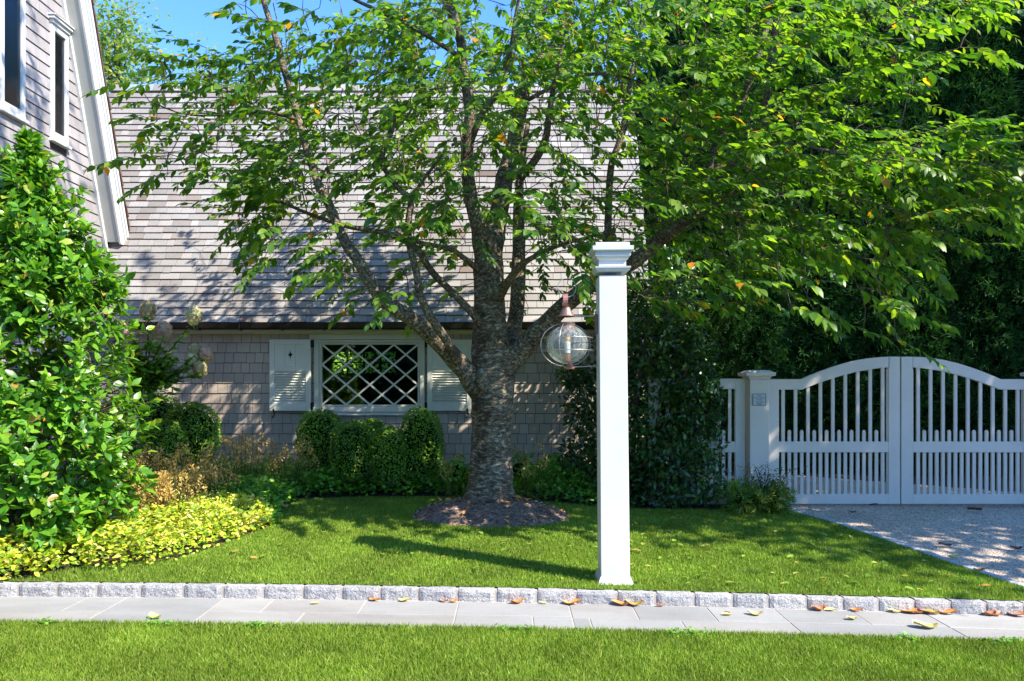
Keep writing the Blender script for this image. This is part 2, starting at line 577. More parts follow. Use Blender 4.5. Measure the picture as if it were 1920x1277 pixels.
M['fern_leaf'] = leaf_mat('fern_leaf', [(0, (.07, .17, .015)), (.6, (.14, .26, .02)), (1, (.34, .32, .05))], rough=.55, trans=.3)
M['nandina_leaf'] = leaf_mat('nandina_leaf', [(0, (.03, .08, .02)), (.6, (.05, .11, .025)), (.9, (.10, .12, .03)), (1, (.22, .07, .04))], rough=.45, trans=.25)
M['hyd_leaf'] = leaf_mat('hydrangea_leaf', [(0, (.08, .22, .02)), (.7, (.16, .34, .03)), (1, (.32, .40, .05))], rough=.5, trans=.35)
M['hyd_cream'] = leaf_mat('cream_panicle', [(0, (.58, .60, .28)), (.6, (.78, .78, .50)), (1, (.72, .55, .40))], rough=.7, trans=.2, tmul=(1, 1, .8))
M['hyd_pink'] = leaf_mat('pink_panicle', [(0, (.58, .48, .26)), (.6, (.72, .50, .38)), (1, (.74, .40, .36))], rough=.7, trans=.2, tmul=(1, 1, .8))
M['hyd_brown'] = leaf_mat('browning_panicle', [(0, (.42, .38, .18)), (.6, (.60, .50, .26)), (1, (.62, .42, .28))], rough=.7, trans=.2, tmul=(1, 1, .8))
M['pale_leaf'] = leaf_mat('pale_far_leaf', [(0, (.12, .22, .04)), (.6, (.22, .33, .06)), (.9, (.34, .36, .08)), (1, (.5, .24, .08))], rough=.5, trans=.4)
M['mid_leaf'] = leaf_mat('mid_green_leaf', [(0, (.05, .14, .02)), (.6, (.08, .20, .025)), (1, (.16, .30, .04))], rough=.5, trans=.35)
M['grass'] = leaf_mat('lawn_blade', [(0, (.125, .22, .016)), (.5, (.20, .31, .030)), (.9, (.29, .40, .05)), (1, (.46, .46, .13))], rough=.55, trans=.35, spec=.25, tmul=(1.1, 1.2, .5), nvar=.26)
M['lawn_base'] = simple('lawn_thatch', (.08, .15, .010), .95, 0, .35, 25)

def gravel_mat():
    m, n, l = mat_new('pea_gravel')
    b = n['Principled BSDF']
    pos = geo_pos(n)
    v = n.new('ShaderNodeTexVoronoi'); v.inputs['Scale'].default_value = 75
    l.new(pos, v.inputs['Vector'])
    r = ramp(n, [(0, (.24, .17, .12)), (.3, (.52, .42, .33)), (.6, (.66, .55, .44)), (.85, (.38, .30, .23)), (1, (.80, .71, .60))])
    sx = n.new('ShaderNodeSeparateColor'); l.new(v.outputs['Color'], sx.inputs[0]); l.new(sx.outputs[0], r.inputs[0])
    t = noise_tex(n, l, 1.6, 3, vec=pos)
    r2 = ramp(n, [(.35, (.82, .80, .78)), (.65, (1.08, 1.08, 1.08))]); l.new(t.outputs[0], r2.inputs[0])
    l.new(mix_rgb(n, l, 1.0, r.outputs[0], r2.outputs[0], 'MULTIPLY'), b.inputs['Base Color'])
    iv = n.new('ShaderNodeMath'); iv.operation = 'SUBTRACT'; iv.inputs[0].default_value = 1; l.new(v.outputs['Distance'], iv.inputs[1])
    l.new(bump(n, l, iv.outputs[0], .8, .012), b.inputs['Normal'])
    b.inputs['Roughness'].default_value = .85
    return m
M['gravel'] = gravel_mat()
def pebble_mat():
    m, n, l = mat_new('pebble')
    b = n['Principled BSDF']
    r = ramp(n, [(0, (.20, .15, .11)), (.4, (.52, .42, .33)), (.8, (.66, .55, .44)), (1, (.80, .72, .62))])
    l.new(rnd_node(n, l), r.inputs[0]); l.new(r.outputs[0], b.inputs['Base Color'])
    b.inputs['Roughness'].default_value = .7
    return m
M['pebble'] = pebble_mat()
def granite_mat(name, a, b_, c, scale=160):
    m, n, l = mat_new(name)
    b = n['Principled BSDF']
    pos = geo_pos(n)
    t = noise_tex(n, l, scale, 3, vec=pos, rough=.7)
    r = ramp(n, [(.36, a), (.5, b_), (.62, c)])
    l.new(t.outputs[0], r.inputs[0])
    rv = ramp(n, [(0, (.86, .87, .9)), (1, (1.08, 1.07, 1.05))]); l.new(rnd_node(n, l), rv.inputs[0])
    l.new(mix_rgb(n, l, 1.0, r.outputs[0], rv.outputs[0], 'MULTIPLY'), b.inputs['Base Color'])
    t2 = noise_tex(n, l, 55, 5, vec=pos)
    l.new(bump(n, l, t2.outputs[0], .8, .012), b.inputs['Normal'])
    b.inputs['Roughness'].default_value = .75
    return m
M['granite'] = granite_mat('kerb_granite', (.17, .168, .165), (.355, .35, .34), (.53, .52, .505))
M['edging'] = granite_mat('edging_stone', (.22, .24, .26), (.38, .41, .44), (.55, .58, .6))
def slab_mat():
    m, n, l = mat_new('bluestone_slab')
    b = n['Principled BSDF']
    pos = geo_pos(n)
    r = ramp(n, [(0, (.245, .25, .25)), (.4, (.30, .30, .295)), (.75, (.285, .275, .26)), (1, (.335, .33, .315))])
    l.new(rnd_node(n, l), r.inputs[0])
    t = noise_tex(n, l, 2.6, 6, vec=pos, stretch=(.7, 1.8, 1), rough=.6)
    r2 = ramp(n, [(.35, (.88, .87, .86)), (.62, (1.06, 1.06, 1.06))]); l.new(t.outputs[0], r2.inputs[0])
    t3 = noise_tex(n, l, 90, 4, vec=pos)
    r3 = ramp(n, [(.4, (.93, .93, .93)), (.6, (1.03, 1.03, 1.03))]); l.new(t3.outputs[0], r3.inputs[0])
    c = mix_rgb(n, l, 1.0, r.outputs[0], r2.outputs[0], 'MULTIPLY')
    c = mix_rgb(n, l, 1.0, c, r3.outputs[0], 'MULTIPLY')
    # rust stain under the fallen leaves
    l.new(c, b.inputs['Base Color'])
    l.new(bump(n, l, t3.outputs[0], .15, .003), b.inputs['Normal'])
    b.inputs['Roughness'].default_value = .7
    return m
M['slab'] = slab_mat()
def mulch_mat():
    m, n, l = mat_new('bark_mulch')
    b = n['Principled BSDF']
    pos = geo_pos(n)
    t = noise_tex(n, l, 28, 6, vec=pos, stretch=(1, 2, 1), rough=.7)
    r = ramp(n, [(.3, (.09, .055, .04)), (.5, (.24, .16, .12)), (.7, (.44, .32, .25))])
    l.new(t.outputs[0], r.inputs[0]); l.new(r.outputs[0], b.inputs['Base Color'])
    l.new(bump(n, l, t.outputs[0], 1.0, .03), b.inputs['Normal'])
    b.inputs['Roughness'].default_value = .9
    return m
M['mulch'] = mulch_mat()
def chip_mat():
    m, n, l = mat_new('mulch_chip')
    b = n['Principled BSDF']
    r = ramp(n, [(0, (.08, .05, .035)), (.6, (.27, .18, .13)), (1, (.46, .35, .27))])
    l.new(rnd_node(n, l), r.inputs[0]); l.new(r.outputs[0], b.inputs['Base Color'])
    b.inputs['Roughness'].default_value = .9
    return m
M['chip'] = chip_mat()
def dead_leaf(name, stops):
    m, n, l = mat_new(name)
    b = n['Principled BSDF']
    t = noise_tex(n, l, 26, 4, vec=geo_pos(n))
    r = ramp(n, stops)
    l.new(t.outputs[0], r.inputs[0]); l.new(r.outputs[0], b.inputs['Base Color'])
    b.inputs['Roughness'].default_value = .5
    return m
M['leaf_orange'] = dead_leaf('orange_leaf', [(.3, (.40, .10, .03)), (.5, (.62, .24, .05)), (.7, (.66, .38, .12))])
M['leaf_rust'] = dead_leaf('rust_leaf', [(.3, (.24, .08, .04)), (.5, (.42, .16, .07)), (.7, (.5, .28, .15))])
M['leaf_yellow'] = dead_leaf('yellow_leaf', [(.3, (.55, .42, .10)), (.5, (.66, .58, .22)), (.7, (.5, .52, .14))])
M['leaf_green_red'] = dead_leaf('red_green_leaf', [(.38, (.45, .05, .04)), (.5, (.55, .25, .05)), (.62, (.28, .38, .06))])
M['leaf_brown'] = dead_leaf('brown_leaf', [(.3, (.05, .025, .02)), (.7, (.14, .06, .045))])
M['amber'] = simple('amber_bulb', (.8, .42, .08), .2)
M['candle'] = simple('white_candle_sleeve', (.8, .78, .72), .5)
M['plaque'] = simple('plaque_plate', (.52, .56, .58), .4)
M['ink'] = simple('dark_ink', (.05, .06, .075), .6)
M['pane_reflection'] = simple('pane_reflection_tone', (.13, .16, .20), .8, 0, .6, 5)  # mottled grey-blue stands for the reflections in the wing panes

# ================================================================== SETTING
def grid_sheet(name, inside, x0, x1, y0, y1, step, zf, m, kind='structure'):
    nx = int(round((x1 - x0) / step)); ny = int(round((y1 - y0) / step))
    idx = {}; vs = []; fs = []
    def vid(i, j):
        if (i, j) not in idx:
            x = x0 + i * step; y = y0 + j * step
            idx[(i, j)] = len(vs); vs.append((x, y, zf(x, y)))
        return idx[(i, j)]
    for j in range(ny):
        for i in range(nx):
            if inside(x0 + (i + .5) * step, y0 + (j + .5) * step):
                fs.append((vid(i, j), vid(i + 1, j), vid(i + 1, j + 1), vid(i, j + 1)))
    me = bpy.data.meshes.new(name); me.from_pydata(vs, [], fs); me.materials.append(m)
    me.polygons.foreach_set('use_smooth', [True] * len(fs))
    o = link(name, me)
    return tag(o, kind=kind)

def in_poly(poly):
    pts = [(p[0], p[1]) for p in poly]
    n = len(pts)
    def f(x, y):
        c = False
        j = n - 1
        for i in range(n):
            xi, yi = pts[i]; xj, yj = pts[j]
            if (yi > y) != (yj > y) and x < (xj - xi) * (y - yi) / (yj - yi) + xi:
                c = not c
            j = i
        return c
    return f

# one ground sheet to the horizon
def ground_z(x, y):
    if y < 4.66:
        return z_path(x) - .03
    return zg(x, y) - .012
vs = []; fs = []
xs = [-300, -60, -20, -8] + [(-6 + .5 * i) for i in range(25)] + [8, 12, 20, 60, 300]
ys = [-60, -10, 0, 2, 3, 3.5, 4, 4.3, 4.655, 4.665, 5, 5.5, 6, 6.5, 7, 7.5, 8, 9, 10, 12, 16, 30, 80, 400]
for y in ys:
    for x in xs:
        vs.append((x, y, ground_z(x, y)))
nx = len(xs)
for j in range(len(ys) - 1):
    for i in range(nx - 1):
        fs.append((j * nx + i, j * nx + i + 1, (j + 1) * nx + i + 1, (j + 1) * nx + i))
me = bpy.data.meshes.new('ground'); me.from_pydata(vs, [], fs); me.materials.append(M['soil'])
tag(link('ground', me), kind='structure')

# ---- lawns
CURB_F = 4.64; CURB_B = 4.705
edge_a = G(1476, 958); edge_b = G(1935, 1108)
def edge_x(Y):
    t = (Y - edge_b.y) / (edge_a.y - edge_b.y)
    return edge_b.x + (edge_a.x - edge_b.x) * t
lawn_px = [(1476, 958), (1440, 958), (1200, 956), (1110, 950), (1000, 940), (870, 933), (700, 933), (560, 938), (523, 960), (507, 987), (430, 1018), (330, 1050), (160, 1064), (45, 1086), (-80, 1092)]
lawn_poly = [Vector((-4.2, CURB_B, 0)), Vector((edge_x(CURB_B), CURB_B, 0))] + [G(*p) for p in lawn_px]
in_lawn = in_poly(lawn_poly)
grid_sheet('lawn', in_lawn, -4.6, 3.8, CURB_B, 8.8, .05, lambda x, y: zg(x, y) + .002, M['lawn_base'])
FRONT_E = 4.115
grid_sheet('front_lawn', lambda x, y: True, -4.6, 4.6, 0.5, FRONT_E, .1208, lambda x, y: z_path(x) - .008, M['lawn_base'])
tag(bpy.data.objects['front_lawn'], kind='structure')

def blades(name, pts, hmean, w, lean=.45):
    n = len(pts)
    pts = np.asarray(pts, float)
    h = hmean * rng.uniform(.55, 1.35, n)
    a = rng.uniform(0, 2 * np.pi, n)
    ld = rng.uniform(0, 2 * np.pi, n)
    lean_ = np.abs(rng.normal(0, lean, n))
    wd = w * rng.uniform(.7, 1.4, n)
    sx, sy = np.cos(a) * wd / 2, np.sin(a) * wd / 2
    lx, ly = np.cos(ld) * lean_ * h, np.sin(ld) * lean_ * h
    V = np.zeros((n, 5, 3))
    V[:, 0] = pts + np.c_[-sx, -sy, np.zeros(n)]
    V[:, 1] = pts + np.c_[sx, sy, np.zeros(n)]
    V[:, 2] = pts + np.c_[-sx * .8 + lx * .35, -sy * .8 + ly * .35, h * .55]
    V[:, 3] = pts + np.c_[sx * .8 + lx * .35, sy * .8 + ly * .35, h * .55]
    V[:, 4] = pts + np.c_[lx, ly, h * .98]
    k = (np.arange(n) * 5)[:, None]
    F = [np.array([[0, 1, 3, 2]]) + k, np.array([[2, 3, 4]]) + k]
    o = link(name, np_mesh(name, V.reshape(-1, 3), F, M['grass']))
    return tag(o, kind='stuff')

def sample_lawn(n, test, x0, x1, y0, y1, zf):
    out = []
    while len(out) < n:
        x = random.uniform(x0, x1); y = random.uniform(y0, y1)
        if abs(x) > .70 * y + .15:
            continue
        if test(x, y):
            out.append((x, y, zf(x, y)))
    return out
mound_c = (-.20, 7.02); mound_r = (.74, .52)
def mound_h(x, y):
    d = math.hypot((x - mound_c[0]) / mound_r[0], (y - mound_c[1]) / mound_r[1])
    return .17 * max(0, 1 - d * d) ** .8 if d < 1 else 0
in_back = lambda x, y: in_lawn(x, y) and mound_h(x, y) <= 0.0
o = blades('lawn_grass', sample_lawn(190000, in_back, -4, 3.6, CURB_B, 8.6, lambda x, y: zg(x, y)), .024, .0048)
tag(o, 'short bright green lawn grass around the cherry tree', 'grass')
pts = sample_lawn(150000, lambda x, y: True, -3, 3, 3.25, FRONT_E + .01, lambda x, y: z_path(x) - .008)
# a ragged fringe where the grass leans over the paving
for i in range(5000):
    x = random.uniform(-3.1, 3.1); pts.append((x, FRONT_E + random.uniform(-.02, .012 + .012 * mnoise.noise(Vector((x * 4, 0, 0)))), z_path(x) - .004))
o = blades('front_lawn_grass', pts, .030, .0036, .5)
tag(o, 'strip of bright green grass in front of the stone path', 'grass')

# ---- path: bluestone slabs in mortar
path_bed = MB()
nseg = 24
for i in range(nseg):
    xa = -4.6 + 9.2 * i / nseg; xb = -4.6 + 9.2 * (i + 1) / nseg
    path_bed.hexa([(xa, FRONT_E, z_path(xa) - .04), (xb, FRONT_E, z_path(xb) - .04), (xb, CURB_B - .02, z_path(xb) - .04), (xa, CURB_B - .02, z_path(xa) - .04),
                   (xa, FRONT_E, z_path(xa) - .003), (xb, FRONT_E, z_path(xb) - .003), (xb, CURB_B - .02, z_path(xb) - .003), (xa, CURB_B - .02, z_path(xa) - .003)])
path = path_bed.build('garden_path', M['mortar'])
tag(path, kind='structure')
def slab(x0, x1, y0, y1):
    g = .004
    x0 += g; x1 -= g; y0 += g; y1 -= g
    dz = random.uniform(-.0012, .0012)
    mb = MB()
    mb.hexa([(x0, y0, z_path(x0) - .03), (x1, y0, z_path(x1) - .03), (x1, y1, z_path(x1) - .03), (x0, y1, z_path(x0) - .03),
             (x0, y0, z_path(x0) + dz), (x1, y0, z_path(x1) + dz), (x1, y1, z_path(x1) + dz), (x0, y1, z_path(x0) + dz)])
    mb.build('paving_slab', M['slab'], path, bevel=.002)
Ya, Yb, Yc = FRONT_E + .035, 4.36, CURB_F - .012
full = [-4.5, -3.75, -2.38, -1.78, -.33, .35, 1.62, 2.55, 3.3, 4.5]
splits = {(-3.75, -2.38): ([-2.62], [-3.1]), (-1.78, -.33): ([-1.47, -.90], [-1.21]), (-.33, .35): ([], [.12]), (.35, 1.62): ([.74, 1.2], [.45, .98]), (1.62, 2.55): ([2.1], []), (2.55, 3.3): ([], [3.0])}
for a, b in zip(full[:-1], full[1:]):
    sp = splits.get((a, b))
    if sp is None:
        slab(a, b, Ya, Yc)
        continue
    ym = Yb + random.uniform(-.03, .03)
    for xs_, y0, y1 in ((sp[0], ym, Yc), (sp[1], Ya, ym)):
        ed = [a] + xs_ + [b]
        for p, q in zip(ed[:-1], ed[1:]):
            slab(p, q, y0, y1)
# rough granite strip along the grass edge
edge_strip = thing('path_edging', (0, FRONT_E, z_path(0)), None, None); edge_strip['kind'] = 'structure'
x = -3.4
while x < 3.5:
    w = random.uniform(.20, .27)
    mb = MB(); n = 6
    for i in range(n):
        xa = x + w * i / n; xb = x + w * (i + 1) / n
        j1 = .006 * mnoise.noise(Vector((xa * 14, 3, 0))); j2 = .006 * mnoise.noise(Vector((xb * 14, 3, 0)))
        mb.hexa([(xa, FRONT_E - .02, z_path(xa) - .05), (xb, FRONT_E - .02, z_path(xb) - .05), (xb, Ya - .004, z_path(xb) - .05), (xa, Ya - .004, z_path(xa) - .05),
                 (xa, FRONT_E - .01 + j1, z_path(xa) + .002 + j1), (xb, FRONT_E - .01 + j2, z_path(xb) + .002 + j2), (xb, Ya - .004, z_path(xb) + .003 + j2 * .5), (xa, Ya - .004, z_path(xa) + .003 + j1 * .5)])
    mb.build('edge_stone', M['granite'], edge_strip)
    x += w + .008

# ---- granite kerb, one block per piece
kerb = MB()
for i in range(nseg):
    xa = -4.6 + 9.2 * i / nseg; xb = -4.6 + 9.2 * (i + 1) / nseg
    kerb.hexa([(xa, CURB_F + .010, z_path(xa) - .05), (xb, CURB_F + .010, z_path(xb) - .05), (xb, CURB_B - .01, z_path(xb) - .05), (xa, CURB_B - .01, z_path(xa) - .05),
               (xa, CURB_F + .012, z_near(xa) - .004), (xb, CURB_F + .012, z_near(xb) - .004), (xb, CURB_B - .01, z_near(xb) - .004), (xa, CURB_B - .01, z_near(xa) - .004)])
kerb = kerb.build('kerb', M['mortar'])
tag(kerb, kind='structure')
kpx = [-190, -117, -43, 32, 105, 180, 262, 342, 417, 493, 567, 640, 712, 783, 857, 930, 1006, 1080, 1157, 1230, 1302, 1374, 1441, 1513, 1581, 1648, 1715, 1783, 1850, 1920, 1990, 2060]
sc = CURB_F / FPX
for a, b in zip(kpx[:-1], kpx[1:]):
    x0 = (a - CX) * sc + .011; x1 = (b - CX) * sc - .011
    nxg, nzg = 9, 5
    vs = []; fs = []
    # front + top in one strip of rows: rows 0..nzg front (bottom->top), then 3 rows over the top
    rows = [(CURB_F, k / nzg) for k in range(nzg + 1)] + [(CURB_F + .02, 1.02), (CURB_F + .045, 1.02), (CURB_B, .98)]
    seed = random.uniform(0, 50)
    for (yy, h) in rows:
        for i in range(nxg + 1):
            x = x0 + (x1 - x0) * i / nxg
            z = z_path(x) - .012 + (.073 + .012) * h
            nv = mnoise.noise(Vector((x * 22 + seed, z * 26, yy * 20)))
            edge = 1 if 0 < i < nxg else .3
            y2 = yy - (.007 * (nv + .25)) * edge * (1 if yy == CURB_F else .2)
            if i in (0, nxg): y2 += .007
            if h == 1.0 and yy == CURB_F: y2 += .005
            vs.append((x + (.003 * nv if i in (0, nxg) else 0), y2, z + (.006 * mnoise.noise(Vector((x * 18, yy * 30, seed))) if h > .9 else 0)))
    w = nxg + 1
    for j in range(len(rows) - 1):
        for i in range(nxg):
            fs.append((j * w + i, j * w + i + 1, (j + 1) * w + i + 1, (j + 1) * w + i))
    nr = len(rows)
    fs.append(tuple(j * w for j in range(nr - 1, -1, -1)))
    fs.append(tuple(j * w + nxg for j in range(nr)))
    fs.append(tuple((nr - 1) * w + i for i in range(nxg + 1)) + (nxg, 0))
    me = bpy.data.meshes.new('kerbstone'); me.from_pydata(vs, [], fs); me.materials.append(M['granite'])
    link('kerbstone', me, kerb)

# ---- gravel driveway
GATE_Y = 7.80
def in_gravel(x, y):
    if y < GATE_Y:
        return x > edge_x(y) + .05 and x < 9
    return x > 2.55 and y < 11.6 - .75 * (x - 2.55)
grid_sheet('gravel_driveway', in_gravel, 2.3, 9.2, 3.4, 11.8, .1, lambda x, y: (zg(x, y) + .004) if y > CURB_F else (zg(x, y) + .004), M['gravel'])
n = 9000
pp = []
while len(pp) < n:
    x = random.uniform(2.4, 6.2); y = 4.8 + 3.4 * random.random() ** 1.2
    if in_gravel(x, y) and x < .72 * y:
        pp.append((x, y, zg(x, y) + .006))
pp = np.array(pp); r = rng.uniform(.003, .0075, n)
OCT = np.array([(1, 0, 0), (-1, 0, 0), (0, 1, 0), (0, -1, 0), (0, 0, .6), (0, 0, -.6)], float)
OF = np.array([(0, 2, 4), (2, 1, 4), (1, 3, 4), (3, 0, 4), (2, 0, 5), (1, 2, 5), (3, 1, 5), (0, 3, 5)])
an = rng.uniform(0, 6.28, n)
rot = np.stack([np.c_[np.cos(an), -np.sin(an), np.zeros(n)], np.c_[np.sin(an), np.cos(an), np.zeros(n)], np.tile([0, 0, 1.], (n, 1))], axis=1)
V = np.einsum('nij,kj->nki', rot, OCT) * (r[:, None, None] * rng.uniform(.7, 1.4, (n, 6, 1))) + pp[:, None, :]
F = (OF[None] + (np.arange(n) * 6)[:, None, None]).reshape(-1, 3)
tag(link('gravel', np_mesh('gravel', V.reshape(-1, 3), [F], M['pebble'])), 'loose tan pea gravel on the driveway', 'gravel', kind='stuff')

edging = thing('driveway_edging', edge_a, None, None); edging['kind'] = 'structure'
dv = (edge_b - edge_a); dv.z = 0; Ld = dv.length; dv.normalize(); nv = Vector((dv.y, -dv.x, 0))
if nv.x < 0: nv = -nv
s = 0.0
while s < Ld + .3:
    w = random.uniform(.16, .24)
    a = edge_a + dv * s; b = edge_a + dv * (s + w - .012)
    wd = .075 + random.uniform(-.01, .01)
    qs = [a, b, b + nv * wd, a + nv * wd]
    dz = random.uniform(-.002, .004)
    mb = MB()
    mb.hexa([(q.x, q.y, zg(q.x, q.y) - .05) for q in qs] + [(q.x, q.y, zg(q.x, q.y) + .016 + dz) for q in qs])
    mb.build('edging_stone', M['edging'], edging, bevel=.006)
    s += w

# ---- planting beds and mulch mound
mv = []; mf = []
NR, NA = 14, 48
for i in range(NR + 1):
    for k in range(NA):
        a = 2 * math.pi * k / NA; rr = i / NR * 1.04
        wob = 1 + .06 * mnoise.noise(Vector((math.cos(a) * 2, math.sin(a) * 2, 5)))
        x = mound_c[0] + math.cos(a) * rr * mound_r[0] * wob; y = mound_c[1] + math.sin(a) * rr * mound_r[1] * wob
        z = zg(x, y) + .17 * max(0, 1 - rr * rr) ** .8 + .012 * mnoise.noise(Vector((x * 9, y * 9, 0))) * (1 if rr < .95 else 0) + (.006 if rr < 1 else -.02)
        mv.append((x, y, z))
for i in range(NR):
    for k in range(NA):
        k2 = (k + 1) % NA
        mf.append((i * NA + k, i * NA + k2, (i + 1) * NA + k2, (i + 1) * NA + k))
me = bpy.data.meshes.new('mulch_mound'); me.from_pydata(mv, [], mf); me.materials.append(M['mulch'])
me.polygons.foreach_set('use_smooth', [True] * len(mf))
tag(link('mulch_mound', me), kind='structure')
n = 2600
th = rng.uniform(0, 2 * np.pi, n); rr = np.sqrt(rng.uniform(0, 1, n)) * 1.0
px_ = mound_c[0] + np.cos(th) * rr * mound_r[0]; py_ = mound_c[1] + np.sin(th) * rr * mound_r[1]
pz_ = np.array([zg(a, b) + .17 * max(0, 1 - c * c) ** .8 + .012 for a, b, c in zip(px_, py_, rr)])
d = unit(n); d[:, 2] *= .3
V, F = scatter(np.c_[px_, py_, pz_], d, np.tile([0, 0, 1.], (n, 1)) + unit(n) * .5, rng.uniform(.012, .04, n), 1.2, 'rhomb')
tag(link('mulch', np_mesh('mulch', V, F, M['chip'])), 'brown bark mulch chips heaped round the cherry trunk', 'mulch', kind='stuff')

# ================================================================== COTTAGE
def shingle_unit(name, m, butt=.014, top=.004):
    """unit wedge: x 0..1 wide, z 0..1 tall, front face towards -y"""
    mb = MB()
    mb.hexa([(0, -butt, 0), (1, -butt, 0), (1, 0, 0), (0, 0, 0), (0, -top, 1), (1, -top, 1), (1, 0, 1), (0, 0, 1)])
    return mb.mesh(name, m)
UV_ = np.array([(0, -1, 0), (1, -1, 0), (1, 0, 0), (0, 0, 0), (0, -.3, 1), (1, -.3, 1), (1, 0, 1), (0, 0, 1)], float)
UF_ = np.array([(0, 3, 2, 1), (4, 5, 6, 7), (0, 1, 5, 4), (1, 2, 6, 5), (2, 3, 7, 6), (3, 0, 4, 7)])

def lay_shingles(name, items, m, parent, limit, butt):
    """items: (score, origin Vector, xaxis Vector, up Vector, normal Vector, width, height); the best-scored become parts"""
    items = sorted(items, key=lambda t: t[0])
    me = shingle_unit(name, m, butt, butt * .3)
    for sc_, o_, xa, up, nr, w, h in items[:limit]:
        ob = bpy.data.objects.new(name, me); col.objects.link(ob)
        mt = Matrix(((xa.x * w, -nr.x, up.x * h, o_.x), (xa.y * w, -nr.y, up.y * h, o_.y), (xa.z * w, -nr.z, up.z * h, o_.z), (0, 0, 0, 1)))
        ob.matrix_basis = mt
        setparent(ob, parent)
    rest = items[limit:]
    if rest:
        Vs = []
        for sc_, o_, xa, up, nr, w, h in rest:
            O = np.array(o_); 
            Vs.append(O + UV_[:, [0]] * np.array(xa) * w + UV_[:, [1]] * -np.array(nr) * butt + UV_[:, [2]] * np.array(up) * h)
        F = (UF_[None] + (np.arange(len(rest)) * 8)[:, None, None]).reshape(-1, 4)
        o = link(name + 's', np_mesh(name + 's', np.concatenate(Vs), [F], m), parent)
        o['kind'] = 'stuff'

XV, YV, ZV = Vector((1, 0, 0)), Vector((0, 1, 0)), Vector((0, 0, 1))
cot = thing('cottage', (-1.8, 9.52, -1.24), 'low cedar shingled cottage with a steep grey roof behind the cherry tree', 'cottage')
CW0, CW1, YW = -5.28, 1.70, 9.52
E_Y, E_Z, C_DY, C_DZ, NC = 9.27, .775, .0449, .0948, 38
RY, RZ = E_Y + NC * C_DY, E_Z + NC * C_DZ
BY = 2 * RY - E_Y - .25
wx0, wx1, wz0, wz1 = -2.51, -1.106, -.385, .575

mb = MB()   # front wall core with the window opening, other walls
mb.box(CW0, wx0 + .05, YW, YW + .12, -1.10, .78); mb.box(wx1 - .05, CW1, YW, YW + .12, -1.10, .78)
mb.box(wx0 + .05, wx1 - .05, YW, YW + .12, -1.10, wz0 + .05); mb.box(wx0 + .05, wx1 - .05, YW, YW + .12, wz1 - .03, .78)
wall = mb.build('wall', M['under'], cot)
fx0, fx1, fz0, fz1 = -3.02, -1.925, .185, .57
mb = MB()
mb.box(CW0, fx0, BY, BY + .12, -1.3, .78); mb.box(fx1, CW1, BY, BY + .12, -1.3, .78)
mb.box(fx0, fx1, BY, BY + .12, -1.3, fz0); mb.box(fx0, fx1, BY, BY + .12, fz1, .78)
mb.build('rear_wall', M['under'], cot)
mb = MB()
g0, g1 = YW + .121, BY - .001
mb.prism_x([(g0, -1.3), (g1, -1.3), (g1, .77), (RY, RZ - .35), (g0, .77)], CW1 - .12, CW1 - .001)
mb.build('gable_wall', M['wall_shingle'], cot)
mb = MB(); mb.box(CW0, CW1, YW + .005, YW + .11, -1.34, -1.105)
mb.build('foundation', M['foundation'], cot)
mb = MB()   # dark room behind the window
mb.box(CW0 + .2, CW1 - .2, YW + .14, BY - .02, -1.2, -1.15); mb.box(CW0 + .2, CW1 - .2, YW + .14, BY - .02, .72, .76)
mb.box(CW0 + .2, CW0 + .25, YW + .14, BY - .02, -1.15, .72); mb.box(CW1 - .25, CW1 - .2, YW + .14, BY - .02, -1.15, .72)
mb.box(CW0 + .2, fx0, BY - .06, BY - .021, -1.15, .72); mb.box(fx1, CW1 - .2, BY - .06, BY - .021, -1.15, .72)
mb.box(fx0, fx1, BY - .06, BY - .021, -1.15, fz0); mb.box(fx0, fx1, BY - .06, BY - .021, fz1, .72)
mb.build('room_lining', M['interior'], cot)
# rear window: frame and muntins, seen through the front one
mb = MB()
mb.frame(fx0 - .03, fx1 + .03, fz0 - .03, fz1 + .03, .045, BY + .02, BY + .09)
rwin = mb.build('rear_window', M['iron'], cot)
for i in (1, 2, 3):
    xx = fx0 + (fx1 - fx0) * i / 4; mb = MB(); mb.box(xx - .014, xx + .014, BY + .04, BY + .07, fz0, fz1); mb.build('muntin', M['iron'], rwin)
zz = (fz0 + fz1) / 2; mb = MB(); mb.box(fx0, fx1, BY + .041, BY + .069, zz - .012, zz + .012); mb.build('muntin', M['iron'], rwin)

# wall shingles
items = []
k = 0
lines = [.542 - .1288 * i for i in range(-1, 13)] + [-1.10]
lines = [z for z in lines if z < .66]
prev_top = .70
for zi, z0 in enumerate(lines):
    top = lines[zi - 1] - .007 if zi else .67
    x = CW0 - random.random() * .1
    while x < CW1:
        w = random.choice([.095, .11, .115, .12, .13, .135, .15, .16]) * random.uniform(.95, 1.05)
        a, b = max(x + .0028, CW0), min(x + w - .0028, CW1)
        x += w
        if b - a < .02: continue
        segs = [(a, b)]
        zt = top
        if z0 < wz1 - .02 and top > wz0 + .02:       # window opening
            segs = []
            if a < wx0 + .02: segs.append((a, min(b, wx0 + .02)))
            if b > wx1 - .02: segs.append((max(a, wx1 - .02), b))
        for a_, b_ in segs:
            if b_ - a_ < .012: continue
            pxm = CX + ((a_ + b_) / 2) * FPX / YW
            score = 0 if (225 < pxm < 500 or 950 < pxm < 1110 or (500 < pxm < 880 and z0 < -.4)) else 1
            if z0 < -1.0: score += .5
            items.append((score + random.random() * .01, Vector((a_, YW - .001, z0 + random.uniform(-.0015, .0015))), XV, ZV, -YV, b_ - a_, zt - z0))
lay_shingles('wall_shingle', items, M['wall_shingle'], wall, 300, .013)

